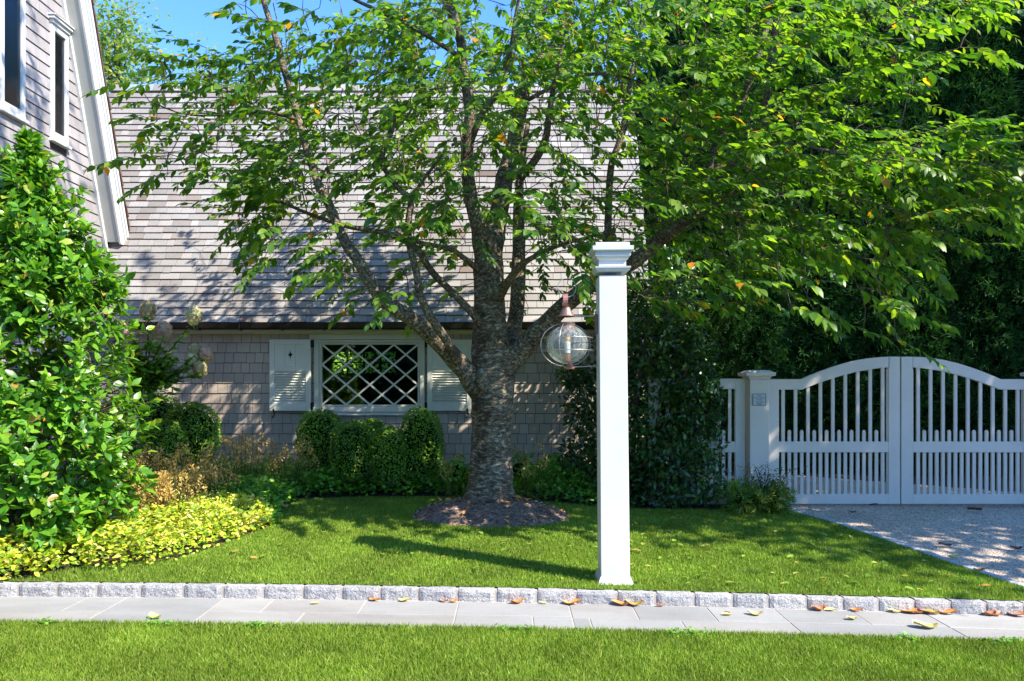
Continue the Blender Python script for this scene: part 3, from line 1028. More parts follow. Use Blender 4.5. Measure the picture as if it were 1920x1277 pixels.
# roof
mb = MB()
sl = Vector((0, C_DY, C_DZ)).normalized(); nr = Vector((0, -C_DZ, C_DY)).normalized()
RX0, RX1 = -5.88, 1.765
def slopebox(mb, x0, x1, s0, s1, t0, t1):
    """box lying in the front roof plane: s along the slope, t out of it"""
    def q(x, s, t):
        v = Vector((x, E_Y, E_Z)) + sl * s + nr * t
        return tuple(v)
    mb.hexa([q(x0, s0, t1), q(x1, s0, t1), q(x1, s0, t0), q(x0, s0, t0), q(x0, s1, t1), q(x1, s1, t1), q(x1, s1, t0), q(x0, s1, t0)])
LS = NC * math.hypot(C_DY, C_DZ)
slopebox(mb, RX0 + .02, RX1 - .02, 0, LS, -.05, -.001)
roof = mb.build('roof', M['under'], cot)
items = []
ce = math.hypot(C_DY, C_DZ)
for c in range(NC):
    x = RX0 - random.random() * .1
    while x < RX1:
        w = random.choice([.10, .13, .15, .17, .19, .21, .24, .27]) * random.uniform(.93, 1.07)
        a, b = max(x + .0025, RX0), min(x + w - .0025, RX1 + random.uniform(-.006, .006))
        x += w
        if b - a < .02: continue
        o_ = Vector((a, E_Y, E_Z)) + sl * (c * ce + random.uniform(-.004, .004))
        pxm = CX + ((a + b) / 2) * FPX / o_.y
        pen = 0
        if pxm < 200 or (800 < pxm < 960): pen = 20
        items.append((c + pen - (b - a) * 6, o_, XV, sl, nr, b - a, ce - .0075))
lay_shingles('roof_shingle', items, M['roof_shingle'], roof, 300, .020)
# rear slope, ridge caps, right rake board
mb = MB()
mb.prism_x([(RY, RZ), (RY, RZ - .12), (BY + .35, E_Z - .07), (BY + .35, E_Z)], RX0 + .02, RX1)
mb.build('rear_roof_slope', M['roof_shingle'], roof)
x = RX0
i = 0
M['cap_blue'] = simple('bluish_flashing', (.34, .42, .47), .5, .2, .12, 20)
while x < RX1:
    w = random.uniform(.17, .23)
    mb = MB()
    e = min(x + w - .004, RX1 + .01)
    th = .022 + random.uniform(-.003, .003)
    mb.prism_x([(RY - .05, RZ - .085), (RY - .075, RZ - .075), (RY - .012, RZ + th + .02), (RY + .012, RZ + th + .02), (RY + .07, RZ - .10), (RY + .05, RZ - .10), (RY, RZ)], x, e)
    mb.build('ridge_cap', M['cap_blue'] if i in (1, 2) else M['roof_shingle'], roof)
    x += w; i += 1
mb = MB(); slopebox(mb, RX1 - .03, RX1 - .004, -.02, LS, -.16, -.052)
mb.build('rake_board', M['trim'], cot)
mb = MB(); mb.box(-5.28, RX1, E_Y - .02, YW - .04, E_Z - .085, E_Z - .065)
mb.build('soffit', M['trim'], cot)
# gutter: a half-open channel with straps
mb = MB()
gy0, gy1, gz0, gz1 = 9.165, 9.262, .685, .768
mb.prism_x([(gy0, gz1), (gy0 + .012, gz0 + .02), (gy0 + .035, gz0), (gy1, gz0), (gy1, gz1 - .01), (gy1 - .006, gz1 - .01), (gy1 - .006, gz0 + .006), (gy0 + .038, gz0 + .006), (gy0 + .018, gz0 + .024), (gy0 + .006, gz1)][::-1], -5.26, RX1 + .02)
gut = mb.build('gutter', M['gutter'], cot)
x = -4.9
while x < 1.7:
    mb = MB(); mb.box(x, x + .014, gy0 - .004, gy1, gz0 - .012, gz0 - .001); mb.box(x, x + .014, gy0 - .006, gy0 - .001, gz0, gz1 + .003)
    mb.build('strap', M['gutter'], gut); x += .515
mb = MB(); mb.box(-5.26, CW1 + .02, YW - .045, YW - .004, .650, .722)
mb.build('frieze_board', M['trim'], cot, bevel=.003)
mb = MB(); mb.box(-2.575, -.83, YW - .042, YW - .005, .580, .6495)
mb.build('window_head_board', M['trim'], cot, bevel=.003)

# window
mb = MB()
fy0, fy1 = YW - .055, YW + .05
mb.box(wx0, wx0 + .06, fy0, fy1, wz0 + .11, wz1); mb.box(wx1 - .06, wx1, fy0, fy1, wz0 + .11, wz1)
mb.box(wx0 + .06, wx1 - .06, fy0, fy1, wz1 - .035, wz1)
mb.box(wx0 + .061, wx0 + .093, fy0 + .02, fy1 - .002, wz0 + .112, wz1 - .037); mb.box(wx1 - .093, wx1 - .061, fy0 + .02, fy1 - .002, wz0 + .112, wz1 - .037)
mb.box(wx0 + .094, wx1 - .094, fy0 + .02, fy1 - .002, wz1 - .060, wz1 - .036)
mb.box(wx0 + .094, wx1 - .094, fy0 + .02, fy1 - .002, wz0 + .112, wz0 + .135)
win = mb.build('window', M['trim'], cot, bevel=.003)
mb = MB(); mb.box(wx0 - .02, wx1 + .02, fy0 - .02, fy1, wz0 + .045, wz0 + .109); mb.box(wx0 + .03, wx1 - .03, fy0 - .004, fy1, wz0 + .0, wz0 + .043)
mb.build('sill', M['shutter'], win, bevel=.004)
gx0, gx1, gzz0, gzz1 = wx0 + .094, wx1 - .094, wz0 + .135, wz1 - .06
mb = MB(); mb.box(gx0 - .005, gx1 + .005, YW + .0, YW + .006, gzz0 - .005, gzz1 + .005)
mb.build('pane', M['glass'], win)
cw, ch = (gx1 - gx0) / 4, (gzz1 - gzz0) / 3
def bar(p, q, hw, y0, y1):
    d = Vector((q[0] - p[0], 0, q[1] - p[1])).normalized(); s_ = Vector((-d.z, 0, d.x)) * hw
    mb = MB()
    a = [(p[0] - s_.x, p[1] - s_.z), (q[0] - s_.x, q[1] - s_.z), (q[0] + s_.x, q[1] + s_.z), (p[0] + s_.x, p[1] + s_.z)]
    mb.prism_y(a, y0, y1)
    mb.build('lattice_bar', M['shutter'], win)
for kk in range(-3, 5):
    for sgn in (1, -1):
        if kk % 1: continue
        t0, t1 = 0.0, 3.0
        # x = (kk + t) * cw must stay in 0..4cw
        t0 = max(t0, -kk); t1 = min(t1, 4 - kk)
        if t1 - t0 < .5: continue
        xa, xb = (kk + t0) * cw, (kk + t1) * cw
        za, zb = t0 * ch, t1 * ch
        if sgn < 0:
            za, zb = 3 * ch - za, 3 * ch - zb
        # nodes sit on even corners so that diamonds are whole: shift the families by the pattern of the photo
        bar((gx0 + xa, gzz0 + za), (gx0 + xb, gzz0 + zb), .0105, YW - (.020 if sgn > 0 else .0225), YW - (.002 if sgn > 0 else .0035))

def shutter(x0, x1, z0, z1, mirror):
    y0, y1 = YW - .085, YW - .045
    st = .062
    mb = MB()
    zm1 = z0 + .448; zm0 = zm1 - .055        # middle rail
    mb.box(x0, x0 + st, y0, y1, z0, z1); mb.box(x1 - st, x1, y0, y1, z0, z1)
    mb.box(x0 + st, x1 - st, y0, y1, z1 - st, z1)
    mb.box(x0 + st, x1 - st, y0, y1, z0 + .51 - .012, z0 + .51 + .05)
    mb.box(x0 + st, x1 - st, y0, y1, z0, z0 + .098)
    sh = mb.build('shutter', M['shutter'], cot, bevel=.003)
    # three boards with the diamond cut through the middle one
    a, b = x0 + st, x1 - st
    w3 = (b - a) / 3
    zb0, zb1 = z0 + .56, z1 - st
    for i in (0, 2):
        mb = MB(); mb.box(a + w3 * i + .0015, a + w3 * (i + 1) - .0015, y0 + .008, y1 - .008, zb0, zb1); mb.build('board', M['shutter'], sh)
    cx, cz = (a + b) / 2, zb1 - .13
    hh, hw = .066, .032
    L = a + w3 + .0015; Rr = a + 2 * w3 - .0015
    dia = [(0, hh), (.22, .30 * hh / .066 * .066), ]
    half = [(0, hh), (.30 * hw, .32 * hh), (hw, 0), (.30 * hw, -.32 * hh), (0, -hh)]
    mb = MB()
    pl = [(L, zb0), (cx, zb0), (cx, cz - hh)] + [(cx - p[0], cz + p[1]) for p in half[::-1][1:-1]] + [(cx, cz + hh), (cx, zb1), (L, zb1)]
    pr = [(cx + .0002, zb0), (Rr, zb0), (Rr, zb1), (cx + .0002, zb1), (cx + .0002, cz + hh)] + [(cx + p[0], cz + p[1]) for p in half[1:-1]] + [(cx + .0002, cz - hh)]
    mb.prism_y(pl, y0 + .008, y1 - .008); mb.prism_y(pr, y0 + .008, y1 - .008)
    mb.build('board', M['shutter'], sh)
    mb = MB(); mb.box(a, b, y1 + .001, y1 + .004, zb0, zb1); mb.build('cutout_shade_sheet', M['iron'], sh)  # black sheet stands for the shade seen through the diamond cut
    ns = 12
    zl0, zl1 = z0 + .098, z0 + .498
    for i in range(ns):
        zc = zl0 + (zl1 - zl0) * (i + .5) / ns
        hh_ = (zl1 - zl0) / ns * .40
        mb = MB()
        mb.hexa([(a, y0 + .004, zc - hh_), (b, y0 + .004, zc - hh_), (b, y0 + .009, zc - hh_ - .002), (a, y0 + .009, zc - hh_ - .002),
                 (a, y1 - .009, zc + hh_), (b, y1 - .009, zc + hh_), (b, y1 - .004, zc + hh_ - .002), (a, y1 - .004, zc + hh_ - .002)])
        mb.build('slat', M['shutter'], sh)
    mb = MB(); mb.box(a, b, y1 + .001, y1 + .004, zl0, zl1); mb.build('louvre_back', M['shutter'], sh)
    for zc in (z1 - .055, z0 + .06):
        mb = MB()
        hx = x1 if not mirror else x0 - .032
        mb.box(hx + .001, hx + .031, y0 - .004, y1, zc - .045, zc + .045)
        mb.box(hx + (.022 if not mirror else .0), hx + (.033 if not mirror else .010), y0 - .010, y0 - .003, zc - .05, zc + .05)
        mb.build('hinge', M['iron'], sh)
    # holdback hook below the outer corner
    hx = x0 + .055 if not mirror else x1 - .055
    mb = MB()
    pts = [(hx, y0 - .012, z0 + .03), (hx + .004, y0 - .016, z0 + .0), (hx + .012, y0 - .016, z0 - .04), (hx + .008, y0 - .016, z0 - .075), (hx - .012, y0 - .016, z0 - .088), (hx - .018, y0 - .016, z0 - .072), (hx - .006, y0 - .016, z0 - .062)]
    mb.tube(pts, [.012, .010, .008, .006, .006, .006, .005], 6)
    mb.tube([(hx, y0 - .012, z0 - .004), (hx, YW - .005, z0 - .004)], .008, 6)
    mb.build('shutter_hook', M['iron'], cot)
shutter(-3.067, -2.545, -.327, .5765, False)
shutter(-1.071, -.510, -.327, .5765, True)

# ================================================================== SHINGLED WING AT THE LEFT
XW = -5.30
wing = thing('shingled_house', (XW, 7.5, -1.25), 'tall shingled house wing with a steep white raked gable edge and narrow windows', 'house')
def Yr(z): return 9.86 - (z - 2.03) * .3383
Z_KNEE = 5.6
mb = MB()
poly = [(1.6, -1.35), (9.62, -1.35), (9.62, 1.9), (Yr(1.9) - .23, 1.9), (Yr(Z_KNEE) - .23, Z_KNEE), (5.2, 7.3), (2.0, Z_KNEE), (1.6, 1.9)]
mb.prism_x(poly, XW - 6, XW)
wwall = mb.build('wall', M['under'], wing)
# windows: (y0, y1, z0, z1) of the casing
wins = [(7.69, 8.085, 2.86, 4.42), (8.545, 8.87, 2.83, 4.15), (8.52, 9.19, .55, 1.66)]
items = []
zz = 4.045 + .1336 * 12
while zz > -1.3:
    y = 6.9 - random.random() * .1
    ymax = (Yr(zz) - .225) if zz > 1.85 else 9.62
    while y < ymax:
        w = random.choice([.10, .13, .15, .18, .2]) * random.uniform(.9, 1.1)
        a, b = y + .0012, min(y + w - .0012, ymax)
        y += w
        segs = [(a, b)]
        for (wa, wb, z0, z1) in wins:
            if zz < z1 and zz + .13 > z0:
                ns_ = []
                for p, q in segs:
                    if q <= wa or p >= wb: ns_.append((p, q)); continue
                    if p < wa: ns_.append((p, wa))
                    if q > wb: ns_.append((wb, q))
                segs = ns_
        for p, q in segs:
            if q - p < .012: continue
            ym = (p + q) / 2
            px = CX + XW * FPX / ym; py = HY - zz * FPX / ym
            score = ym if (px > -10 and -30 < py < 560) else 100
            h = .1336 - .008
            items.append((score, Vector((XW + .001, p, zz)), YV, ZV, XV, q - p, h))
    zz -= .1336
lay_shingles('siding_shingle', items, M['wing_shingle'], wwall, 300, .017)
for i, (y0, y1, z0, z1) in enumerate(wins):
    cwid = .072 if i < 2 else .09
    mb = MB()
    x0, x1 = XW - .02, XW + .035
    mb.box(x0, x1, y0, y0 + cwid * .85, z0, z1); mb.box(x0, x1, y1 - cwid * .7, y1, z0, z1)
    mb.box(x0, x1, y0 + cwid * .85, y1 - cwid * .7, z1 - .07, z1); mb.box(x0, x1, y0 + cwid * .85, y1 - cwid * .7, z0, z0 + .09)
    w_ = mb.build('window', M['white'], wing, bevel=.004)
    mb = MB(); mb.box(x0, x1 + .03, y0 - .02, y1 + .02, z0 - .035, z0 - .001); mb.build('sill', M['white'], w_, bevel=.004)
    if i == 1:
        mb = MB(); mb.box(x0, x1 + .02, y0 - .01, y1 - .0, z1 + .001, z1 + .04); mb.box(x0, x1 + .045, y0 - .03, y1 + .015, z1 + .041, z1 + .075); mb.box(x0, x1 + .06, y0 - .04, y1 + .03, z1 + .076, z1 + .095)
        mb.build('window_head', M['white'], w_, bevel=.004)
    ga, gb, gc, gd = y0 + cwid * .85, y1 - cwid * .7, z0 + .09, z1 - .07
    mb = MB(); mb.box(XW + .004, XW + .010, ga - .002, gb + .002, gc - .002, gd + .002); mb.build('pane', M['wing_glass'], w_)
    mb = MB(); zc = gc + (gd - gc) * .48
    mb.box(XW + .0018, XW + .0036, ga, gb, zc - .02, zc + .02); mb.box(XW + .0019, XW + .0035, (ga + gb) / 2 - .008, (ga + gb) / 2 + .008, zc + .021, gd)
    mb.build('muntin', M['white'], w_)
    mb = MB()
    nfold = 14
    for k_ in range(nfold):
        a = ga + (gb - ga) * k_ / nfold; b = ga + (gb - ga) * (k_ + 1) / nfold
        dx = .0005 * (k_ % 2)
        mb.add([(XW + .0008 + dx, a, gc), (XW + .0013 - dx, b, gc), (XW + .0013 - dx, b, gd), (XW + .0008 + dx, a, gd)], [(0, 1, 2, 3)])
    mb.build('reflection_panel', M['pane_reflection'], w_)  # panel behind the pane, coloured like a reflection
# make the recess behind the panes: the pane sits proud of the dark wall core, so nothing else is needed
def rake(mb, x0, x1, a, b, zlo, zhi):
    mb.prism_x([(Yr(zlo) + a, zlo), (Yr(zlo) + b, zlo), (Yr(zhi) + b, zhi), (Yr(zhi) + a, zhi)], x0, x1)
ZB = 1.86
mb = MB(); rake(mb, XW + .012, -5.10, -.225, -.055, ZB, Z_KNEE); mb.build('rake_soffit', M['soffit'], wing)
mb = MB(); rake(mb, -5.099, -5.075, -.235, -.13, ZB - .03, Z_KNEE); rake(mb, -5.099, -5.058, -.128, -.095, ZB + .02, Z_KNEE); rake(mb, -5.099, -5.040, -.093, -.056, ZB + .05, Z_KNEE)
mb.build('rake_moulding', M['white'], wing)
mb = MB(); rake(mb, XW + .001, XW + .045, -.275, -.226, ZB - .12, Z_KNEE); mb.build('bed_moulding', M['white'], wing)
mb = MB()   # upper gambrel slope and far slopes
mb.prism_x([(Yr(Z_KNEE), Z_KNEE), (Yr(Z_KNEE) - .02, Z_KNEE + .15), (5.2, 7.5), (5.2, 7.3), (Yr(Z_KNEE) - .22, Z_KNEE)], XW - 6, -5.05)
mb.prism_x([(5.2, 7.3), (5.2, 7.5), (1.8, Z_KNEE + .15), (1.8, Z_KNEE)], XW - 6, -5.05)
mb.prism_x([(1.8, Z_KNEE), (1.4, 1.9), (1.2, 1.9), (1.6, Z_KNEE + .1)], XW - 6, -5.05)
mb.build('upper_roof', M['roof_shingle'], wing)
M['rake_edge'] = shingle_mat('brown_shingle_edge', [(0, (.10, .055, .04)), (.5, (.16, .09, .065)), (1, (.09, .06, .05))])
mb = MB(); rake(mb, XW - 6, -5.052, -.054, -.025, ZB + .08, Z_KNEE); wroof = mb.build('roof', M['rake_edge'], wing)
z = ZB + .1
while z < Z_KNEE - .1:
    a = Yr(z); b = Yr(z + .125)
    mb = MB()
    mb.prism_x([(a - .024, z), (a + .012 + random.uniform(-.003, .004), z - .002), (b - .012, z + .137), (b - .024, z + .137)], XW - 2.0, -5.035 + random.uniform(-.006, .006))
    mb.build('roof_shingle', M['rake_edge'], wroof)
    z += .125

# ================================================================== LAMP POST AND LANTERN
PS = 4.83 / FPX
pxc = (1154 - CX) * PS; pyc = 4.83 + .088
zb = zg(pxc, pyc)
post = thing('lamp_post', (pxc + .010, pyc, zb), 'square white wooden lamp post with moulded cap at the lawn edge', 'lamp post')
def pz(py): return (HY - py) * PS
def r_(*t): return [(pz(y), h * PS) for y, h in t]
cxp = pxc
mb = MB(); mb.sqrings(cxp, pyc, [(zb - .02, 27.2 * PS), (pz(516), 25.6 * PS)]); mb.build('shaft', M['white'], post, bevel=.003)
mb = MB(); mb.sqrings(cxp, pyc, [(zb - .02, 34 * PS), (zb + .006, 34 * PS), (zb + .012, 33 * PS), (zb + .045, 28.6 * PS), (zb + .052, 27.6 * PS)]); mb.build('base_flare', M['white'], post)
mb = MB(); mb.sqrings(cxp, pyc, r_((509.5, 27.5), (507, 31), (503.5, 31.5), (503, 33), (500, 33.5), (499.6, 25.4), (490, 25.4))); mb.build('collar', M['white'], post)
mb = MB(); mb.sqrings(cxp, pyc, r_((490, 25.2), (487, 26.2), (485.5, 29), (482, 30.2), (480.5, 31.2), (480, 33.2), (476, 33.5), (475.5, 31.5), (472.5, 32), (470.2, 36), (470, 38), (462.3, 38.2), (462, 31.8), (455, 31.4)))
mb.build('cap', M['white'], post)
post.matrix_basis = Matrix.Translation(Vector((pxc + .010, pyc, zb))) @ Matrix.Rotation(-.0090, 4, 'Y')

LY = pyc
LS_ = LY / FPX
def L(px, py, dy=0): return Vector(((px - CX) * LS_, LY + dy, (HY - py) * LS_))
lc = L(1064, 646)
lan = thing('onion_lantern', lc, 'copper onion lantern with a seeded glass globe and wire cage on the white post', 'lantern')
mb = MB()
prof = []
for i in range(25):
    a = math.pi * (i / 24); rr = .139 * math.sin(a); zz = -.128 * math.cos(a)
    prof.append((max(.03, rr), zz))
mb.lathe(lc, prof, 32, cap=False)
mb.build('globe', M['globe'], lan, smooth=True)
def ring(c, r, axis, wr=.0026, seg=36, squash=1.0):
    pts = []
    for i in range(seg):
        a = 2 * math.pi * i / seg
        if axis == 'z': p = Vector((math.cos(a) * r, math.sin(a) * r, 0))
        else:
            p = Vector((math.cos(a) * r * math.cos(axis), math.cos(a) * r * math.sin(axis), math.sin(a) * r * squash))
        pts.append(c + p)
    mb = MB(); mb.tube(pts, wr, 5, closed=True); return mb
for ax in (R(4), R(72)):
    ring(lc + Vector((-.012, 0, -.002)), .165, ax, squash=.86).build('cage_wire', M['wire'], lan, smooth=True)
for dz in (.042, -.040):
    ring(lc + Vector((0, 0, dz)), .170, 'z').build('cage_hoop', M['wire'], lan, smooth=True)
mb = MB(); mb.lathe(L(1062, 613), [(.050, -.030), (.052, -.026), (.052, .018), (.056, .020), (.056, .026)], 20); mb.build('collar', M['copper'], lan, smooth=False)
mb = MB(); mb.lathe(L(1062, 593), [(.054, -.004), (.056, 0), (.050, .008), (.028, .048), (.026, .054), (.026, .060), (.0, .061)], 20, cap=False); mb.build('vent_cap', M['copper'], lan)
mb = MB()
cc = L(1060, 564)
pts = [cc + Vector((0, 0, 0)) + Vector((math.cos(a) * .010, math.sin(a) * .030, math.sin(a * 1) * 0 + math.cos(a) * 0)) for a in (0,)]
loop = []
for i in range(16):
    a = 2 * math.pi * i / 16
    loop.append(cc + Vector((math.cos(a) * .0, math.cos(a) * .030, math.sin(a) * .046)))
vs = []; fs = []
for i, p in enumerate(loop):
    vs += [p + Vector((-.016, 0, 0)), p + Vector((.016, 0, 0))]
for i in range(16):
    j = (i + 1) % 16
    fs.append((2 * i, 2 * i + 1, 2 * j + 1, 2 * j))
mb.add(vs, fs)
mb.build('strap_loop', M['pinkcopper'], lan)
rc = L(1062, 541)
ring(rc + Vector((.004, 0, .006)), .062, R(12), .0024).build('hanging_ring', M['wire'], lan, smooth=True)
mb = MB(); mb.lathe(L(1069, 689), [(.026, -.012), (.030, -.006), (.030, .004), (.022, .010), (.022, .030)], 16); mb.build('finial', M['pinkcopper'], lan)
mb = MB(); mb.lathe(L(1064, 652), [(.019, -.035), (.019, .038), (.012, .040)], 14); mb.build('candle_sleeve', M['candle'], lan, smooth=False)
mb = MB(); mb.lathe(L(1064, 669), [(.022, -.030), (.022, .020)], 12); mb.build('socket', M['pinkcopper'], lan)
mb = MB(); mb.lathe(L(1064, 637), [(.010, -.012), (.018, .002), (.017, .018), (.006, .040), (.002, .048)], 12); mb.build('bulb', M['amber'], lan, smooth=True)
mb = MB()
xpl = cxp - 27 * PS - .001
mb.tube([L(1076, 594), Vector((xpl - .02, LY, L(0, 592).z))], .0045, 6)
mb.tube([L(1078, 688), Vector((xpl - .01, LY, L(0, 686).z))], .004, 6)
mb.build('bracket_arm', M['wire'], lan)
mb = MB(); mb.box(xpl - .028, xpl - .004, LY - .03, LY + .03, L(0, 626).z, L(0, 590).z); mb.build('bracket_plate', M['copper'], lan, bevel=.003)
mb = MB(); mb.box(xpl - .006, xpl + .001, LY - .008, LY + .008, L(0, 700).z, L(0, 520).z); mb.build('bracket_strap', M['copper'], lan)

# ================================================================== FENCE AND GATES
GS = GATE_Y / FPX
def gx(px): return (px - CX) * GS
def gz(py): return (HY - py) * GS
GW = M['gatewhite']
def gatepost(pxa, pxb, label):
    xc = gx((pxa + pxb) / 2); h = gx(pxb) - gx(pxa); h /= 2
    zb_ = zg(xc, GATE_Y)
    t = thing('gate_post', (xc, GATE_Y, zb_), label, 'gate post', 'white gate posts')
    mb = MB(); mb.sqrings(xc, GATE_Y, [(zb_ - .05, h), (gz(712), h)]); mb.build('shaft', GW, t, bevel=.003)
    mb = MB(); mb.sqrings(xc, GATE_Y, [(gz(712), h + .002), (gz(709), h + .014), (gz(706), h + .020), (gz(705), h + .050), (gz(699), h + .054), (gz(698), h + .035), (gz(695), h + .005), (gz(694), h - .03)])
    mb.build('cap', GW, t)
    return t
gatepost(1400.5, 1436, 'white gate post with the small square plaque')
gatepost(1940, 1975.5, 'white gate post holding the right gate leaf')

def leafgate(pl, pr, hinge_left, label):
    """px of the outer stile edges; the arch rises away from the hinge"""
    t = thing('garden_gate', (gx((pl + pr) / 2), GATE_Y, gz(944.5)), label, 'gate', 'pair of arched white gate leaves')
    f = (lambda u: pl + u) if hinge_left else (lambda u: pr - u)
    y0, y1 = GATE_Y - .022, GATE_Y + .022
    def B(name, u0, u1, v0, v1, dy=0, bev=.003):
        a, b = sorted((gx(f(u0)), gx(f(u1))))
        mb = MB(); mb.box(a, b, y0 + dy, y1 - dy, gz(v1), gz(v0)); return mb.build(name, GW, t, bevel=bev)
    W = abs(pr - pl)
    B('stile', 0, 19.5, 711, 944.5); B('stile', W - 21.5, W, 669, 944.5)
    low = [(62.5, 730.5), (71, 726.8), (95, 717.7), (118, 710), (141.5, 703.1), (165, 697), (188.5, 693), (211.5, 689.8), (226, 688.6)]
    upp = [(62.5, 711), (71, 707), (95, 697.2), (118, 688.9), (141.5, 681.5), (165, 675.6), (188.5, 671.8), (211.5, 669.6), (226, 669.0)]
    pts = [(19.5, 730.5)] + low + upp[::-1] + [(19.5, 711)]
    P2 = [(gx(f(u)), gz(v)) for u, v in pts]
    if not hinge_left: P2 = P2[::-1]
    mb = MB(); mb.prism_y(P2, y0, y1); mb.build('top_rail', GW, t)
    B('middle_rail', 19.5, W - 21.5, 828, 848); B('bottom_rail', 19.5, W - 21.5, 926, 944.5)
    def lowat(u):
        if u < 62.5: return 730.5
        for (a, va), (b, vb) in zip(low[:-1], low[1:]):
            if a <= u <= b: return va + (vb - va) * (u - a) / (b - a)
        return 688.6
    for i in range(17):
        u = 28.3 + 11.66 * i
        if i % 2 == 0:
            B('baluster', u - 2.9, u + 2.9, lowat(u) - 6, 847, .012, 0); B('baluster', u - 2.9, u + 2.9, 847.2, 927, .012, 0)
        else:
            a, b = sorted((gx(f(u - 2.9)), gx(f(u + 2.9)))); c = (a + b) / 2
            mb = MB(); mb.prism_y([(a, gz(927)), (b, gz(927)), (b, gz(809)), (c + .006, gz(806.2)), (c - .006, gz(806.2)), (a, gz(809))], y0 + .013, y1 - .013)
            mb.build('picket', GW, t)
    B('baluster', W - 23.6, W - 21.4, 692, 927, .012, 0)
    for v in (745, 900):
        a, b = sorted((gx(f(-3.2)), gx(f(4)))); mb = MB(); mb.box(a, b, y0 - .006, y0 - .001, gz(v + 4), gz(v - 4)); mb.tube([(gx(f(-1.6)), y0 - .006, gz(v + 6)), (gx(f(-1.6)), y0 - .006, gz(v - 6))], .007, 8)
        mb.build('hinge', GW, t)
    return t
leafgate(1439.8, 1685.6, True, 'left leaf of the arched white gate, hung on the post with the plaque')
leafgate(1688, 1936, False, 'right leaf of the arched white gate, cut off by the picture edge')

fp = thing('fence_panel', (gx(1300), GATE_Y, gz(946)), 'white picket fence panel half hidden by the dark shrub', 'fence')
fx_a, fx_b = 1216, 1395
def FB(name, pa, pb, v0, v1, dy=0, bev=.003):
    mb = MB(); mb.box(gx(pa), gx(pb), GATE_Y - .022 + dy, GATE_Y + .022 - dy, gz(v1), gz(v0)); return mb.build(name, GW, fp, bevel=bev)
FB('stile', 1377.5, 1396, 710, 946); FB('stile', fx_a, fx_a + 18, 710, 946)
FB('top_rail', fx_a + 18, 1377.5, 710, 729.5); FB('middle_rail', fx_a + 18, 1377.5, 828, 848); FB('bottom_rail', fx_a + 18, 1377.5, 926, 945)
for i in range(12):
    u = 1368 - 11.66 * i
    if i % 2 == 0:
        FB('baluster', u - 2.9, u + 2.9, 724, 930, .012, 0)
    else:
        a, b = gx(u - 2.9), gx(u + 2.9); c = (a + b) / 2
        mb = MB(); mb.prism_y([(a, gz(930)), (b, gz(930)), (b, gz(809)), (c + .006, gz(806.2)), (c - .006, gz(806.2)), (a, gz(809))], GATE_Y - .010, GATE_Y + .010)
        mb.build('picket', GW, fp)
# plaque on the gate post
sx0, sx1, sz0, sz1 = gx(1405), gx(1430), gz(760), gz(737.8)
py_ = GATE_Y - (gx(1436) - gx(1400.5)) / 2
plq = thing('plaque', ((sx0 + sx1) / 2, py_, sz0), 'small grey plaque with dark lettering on the gate post', 'sign')
mb = MB(); mb.box(sx0, sx1, py_ - .008, py_ - .0005, sz0, sz1); mb.build('plate', M['plaque'], plq, bevel=.002)
mb = MB(); mb.frame(sx0 + .002, sx1 - .002, sz0 + .002, sz1 - .002, .004, py_ - .0105, py_ - .0082); mb.build('border', M['ink'], plq)
def text(s, x, z, size, y, parent):
    cu = bpy.data.curves.new('lettering', 'FONT'); cu.body = s; cu.size = size; cu.align_x = 'CENTER'; cu.extrude = .0003
    tmp = bpy.data.objects.new('lettering', cu); col.objects.link(tmp)
    dg = bpy.context.evaluated_depsgraph_get()
    me = bpy.data.meshes.new_from_object(tmp.evaluated_get(dg))
    bpy.data.objects.remove(tmp); bpy.data.curves.remove(cu)
    me.materials.clear(); me.materials.append(M['ink'])
    o = bpy.data.objects.new('lettering', me); col.objects.link(o)
    o.matrix_basis = Matrix.Translation((x, y, z)) @ Matrix.Rotation(R(90), 4, 'X')
    setparent(o, parent)
xm = (sx0 + sx1) / 2
for s_, py, sz in (('Press', 742.6, .022), ('Green Button', 746.4, .021), ('to Open', 749.9, .020)):
    text(s_, xm, gz(py), sz, py_ - .0092, plq)
for a_, b_, py in ((-.8, .8, 752.2), (-.6, .95, 754.4), (-.6, .6, 756.4), (-.5, .55, 758.0)):   # small print too fine to read
    for k_ in range(6):
        p_ = a_ + (b_ - a_) * k_ / 6; q_ = p_ + (b_ - a_) / 6 * .72
        mb = MB(); mb.box(xm + p_ * .055, xm + q_ * .055, py_ - .0092, py_ - .0085, gz(py) - .0022, gz(py) + .0022); mb.build('lettering', M['ink'], plq)

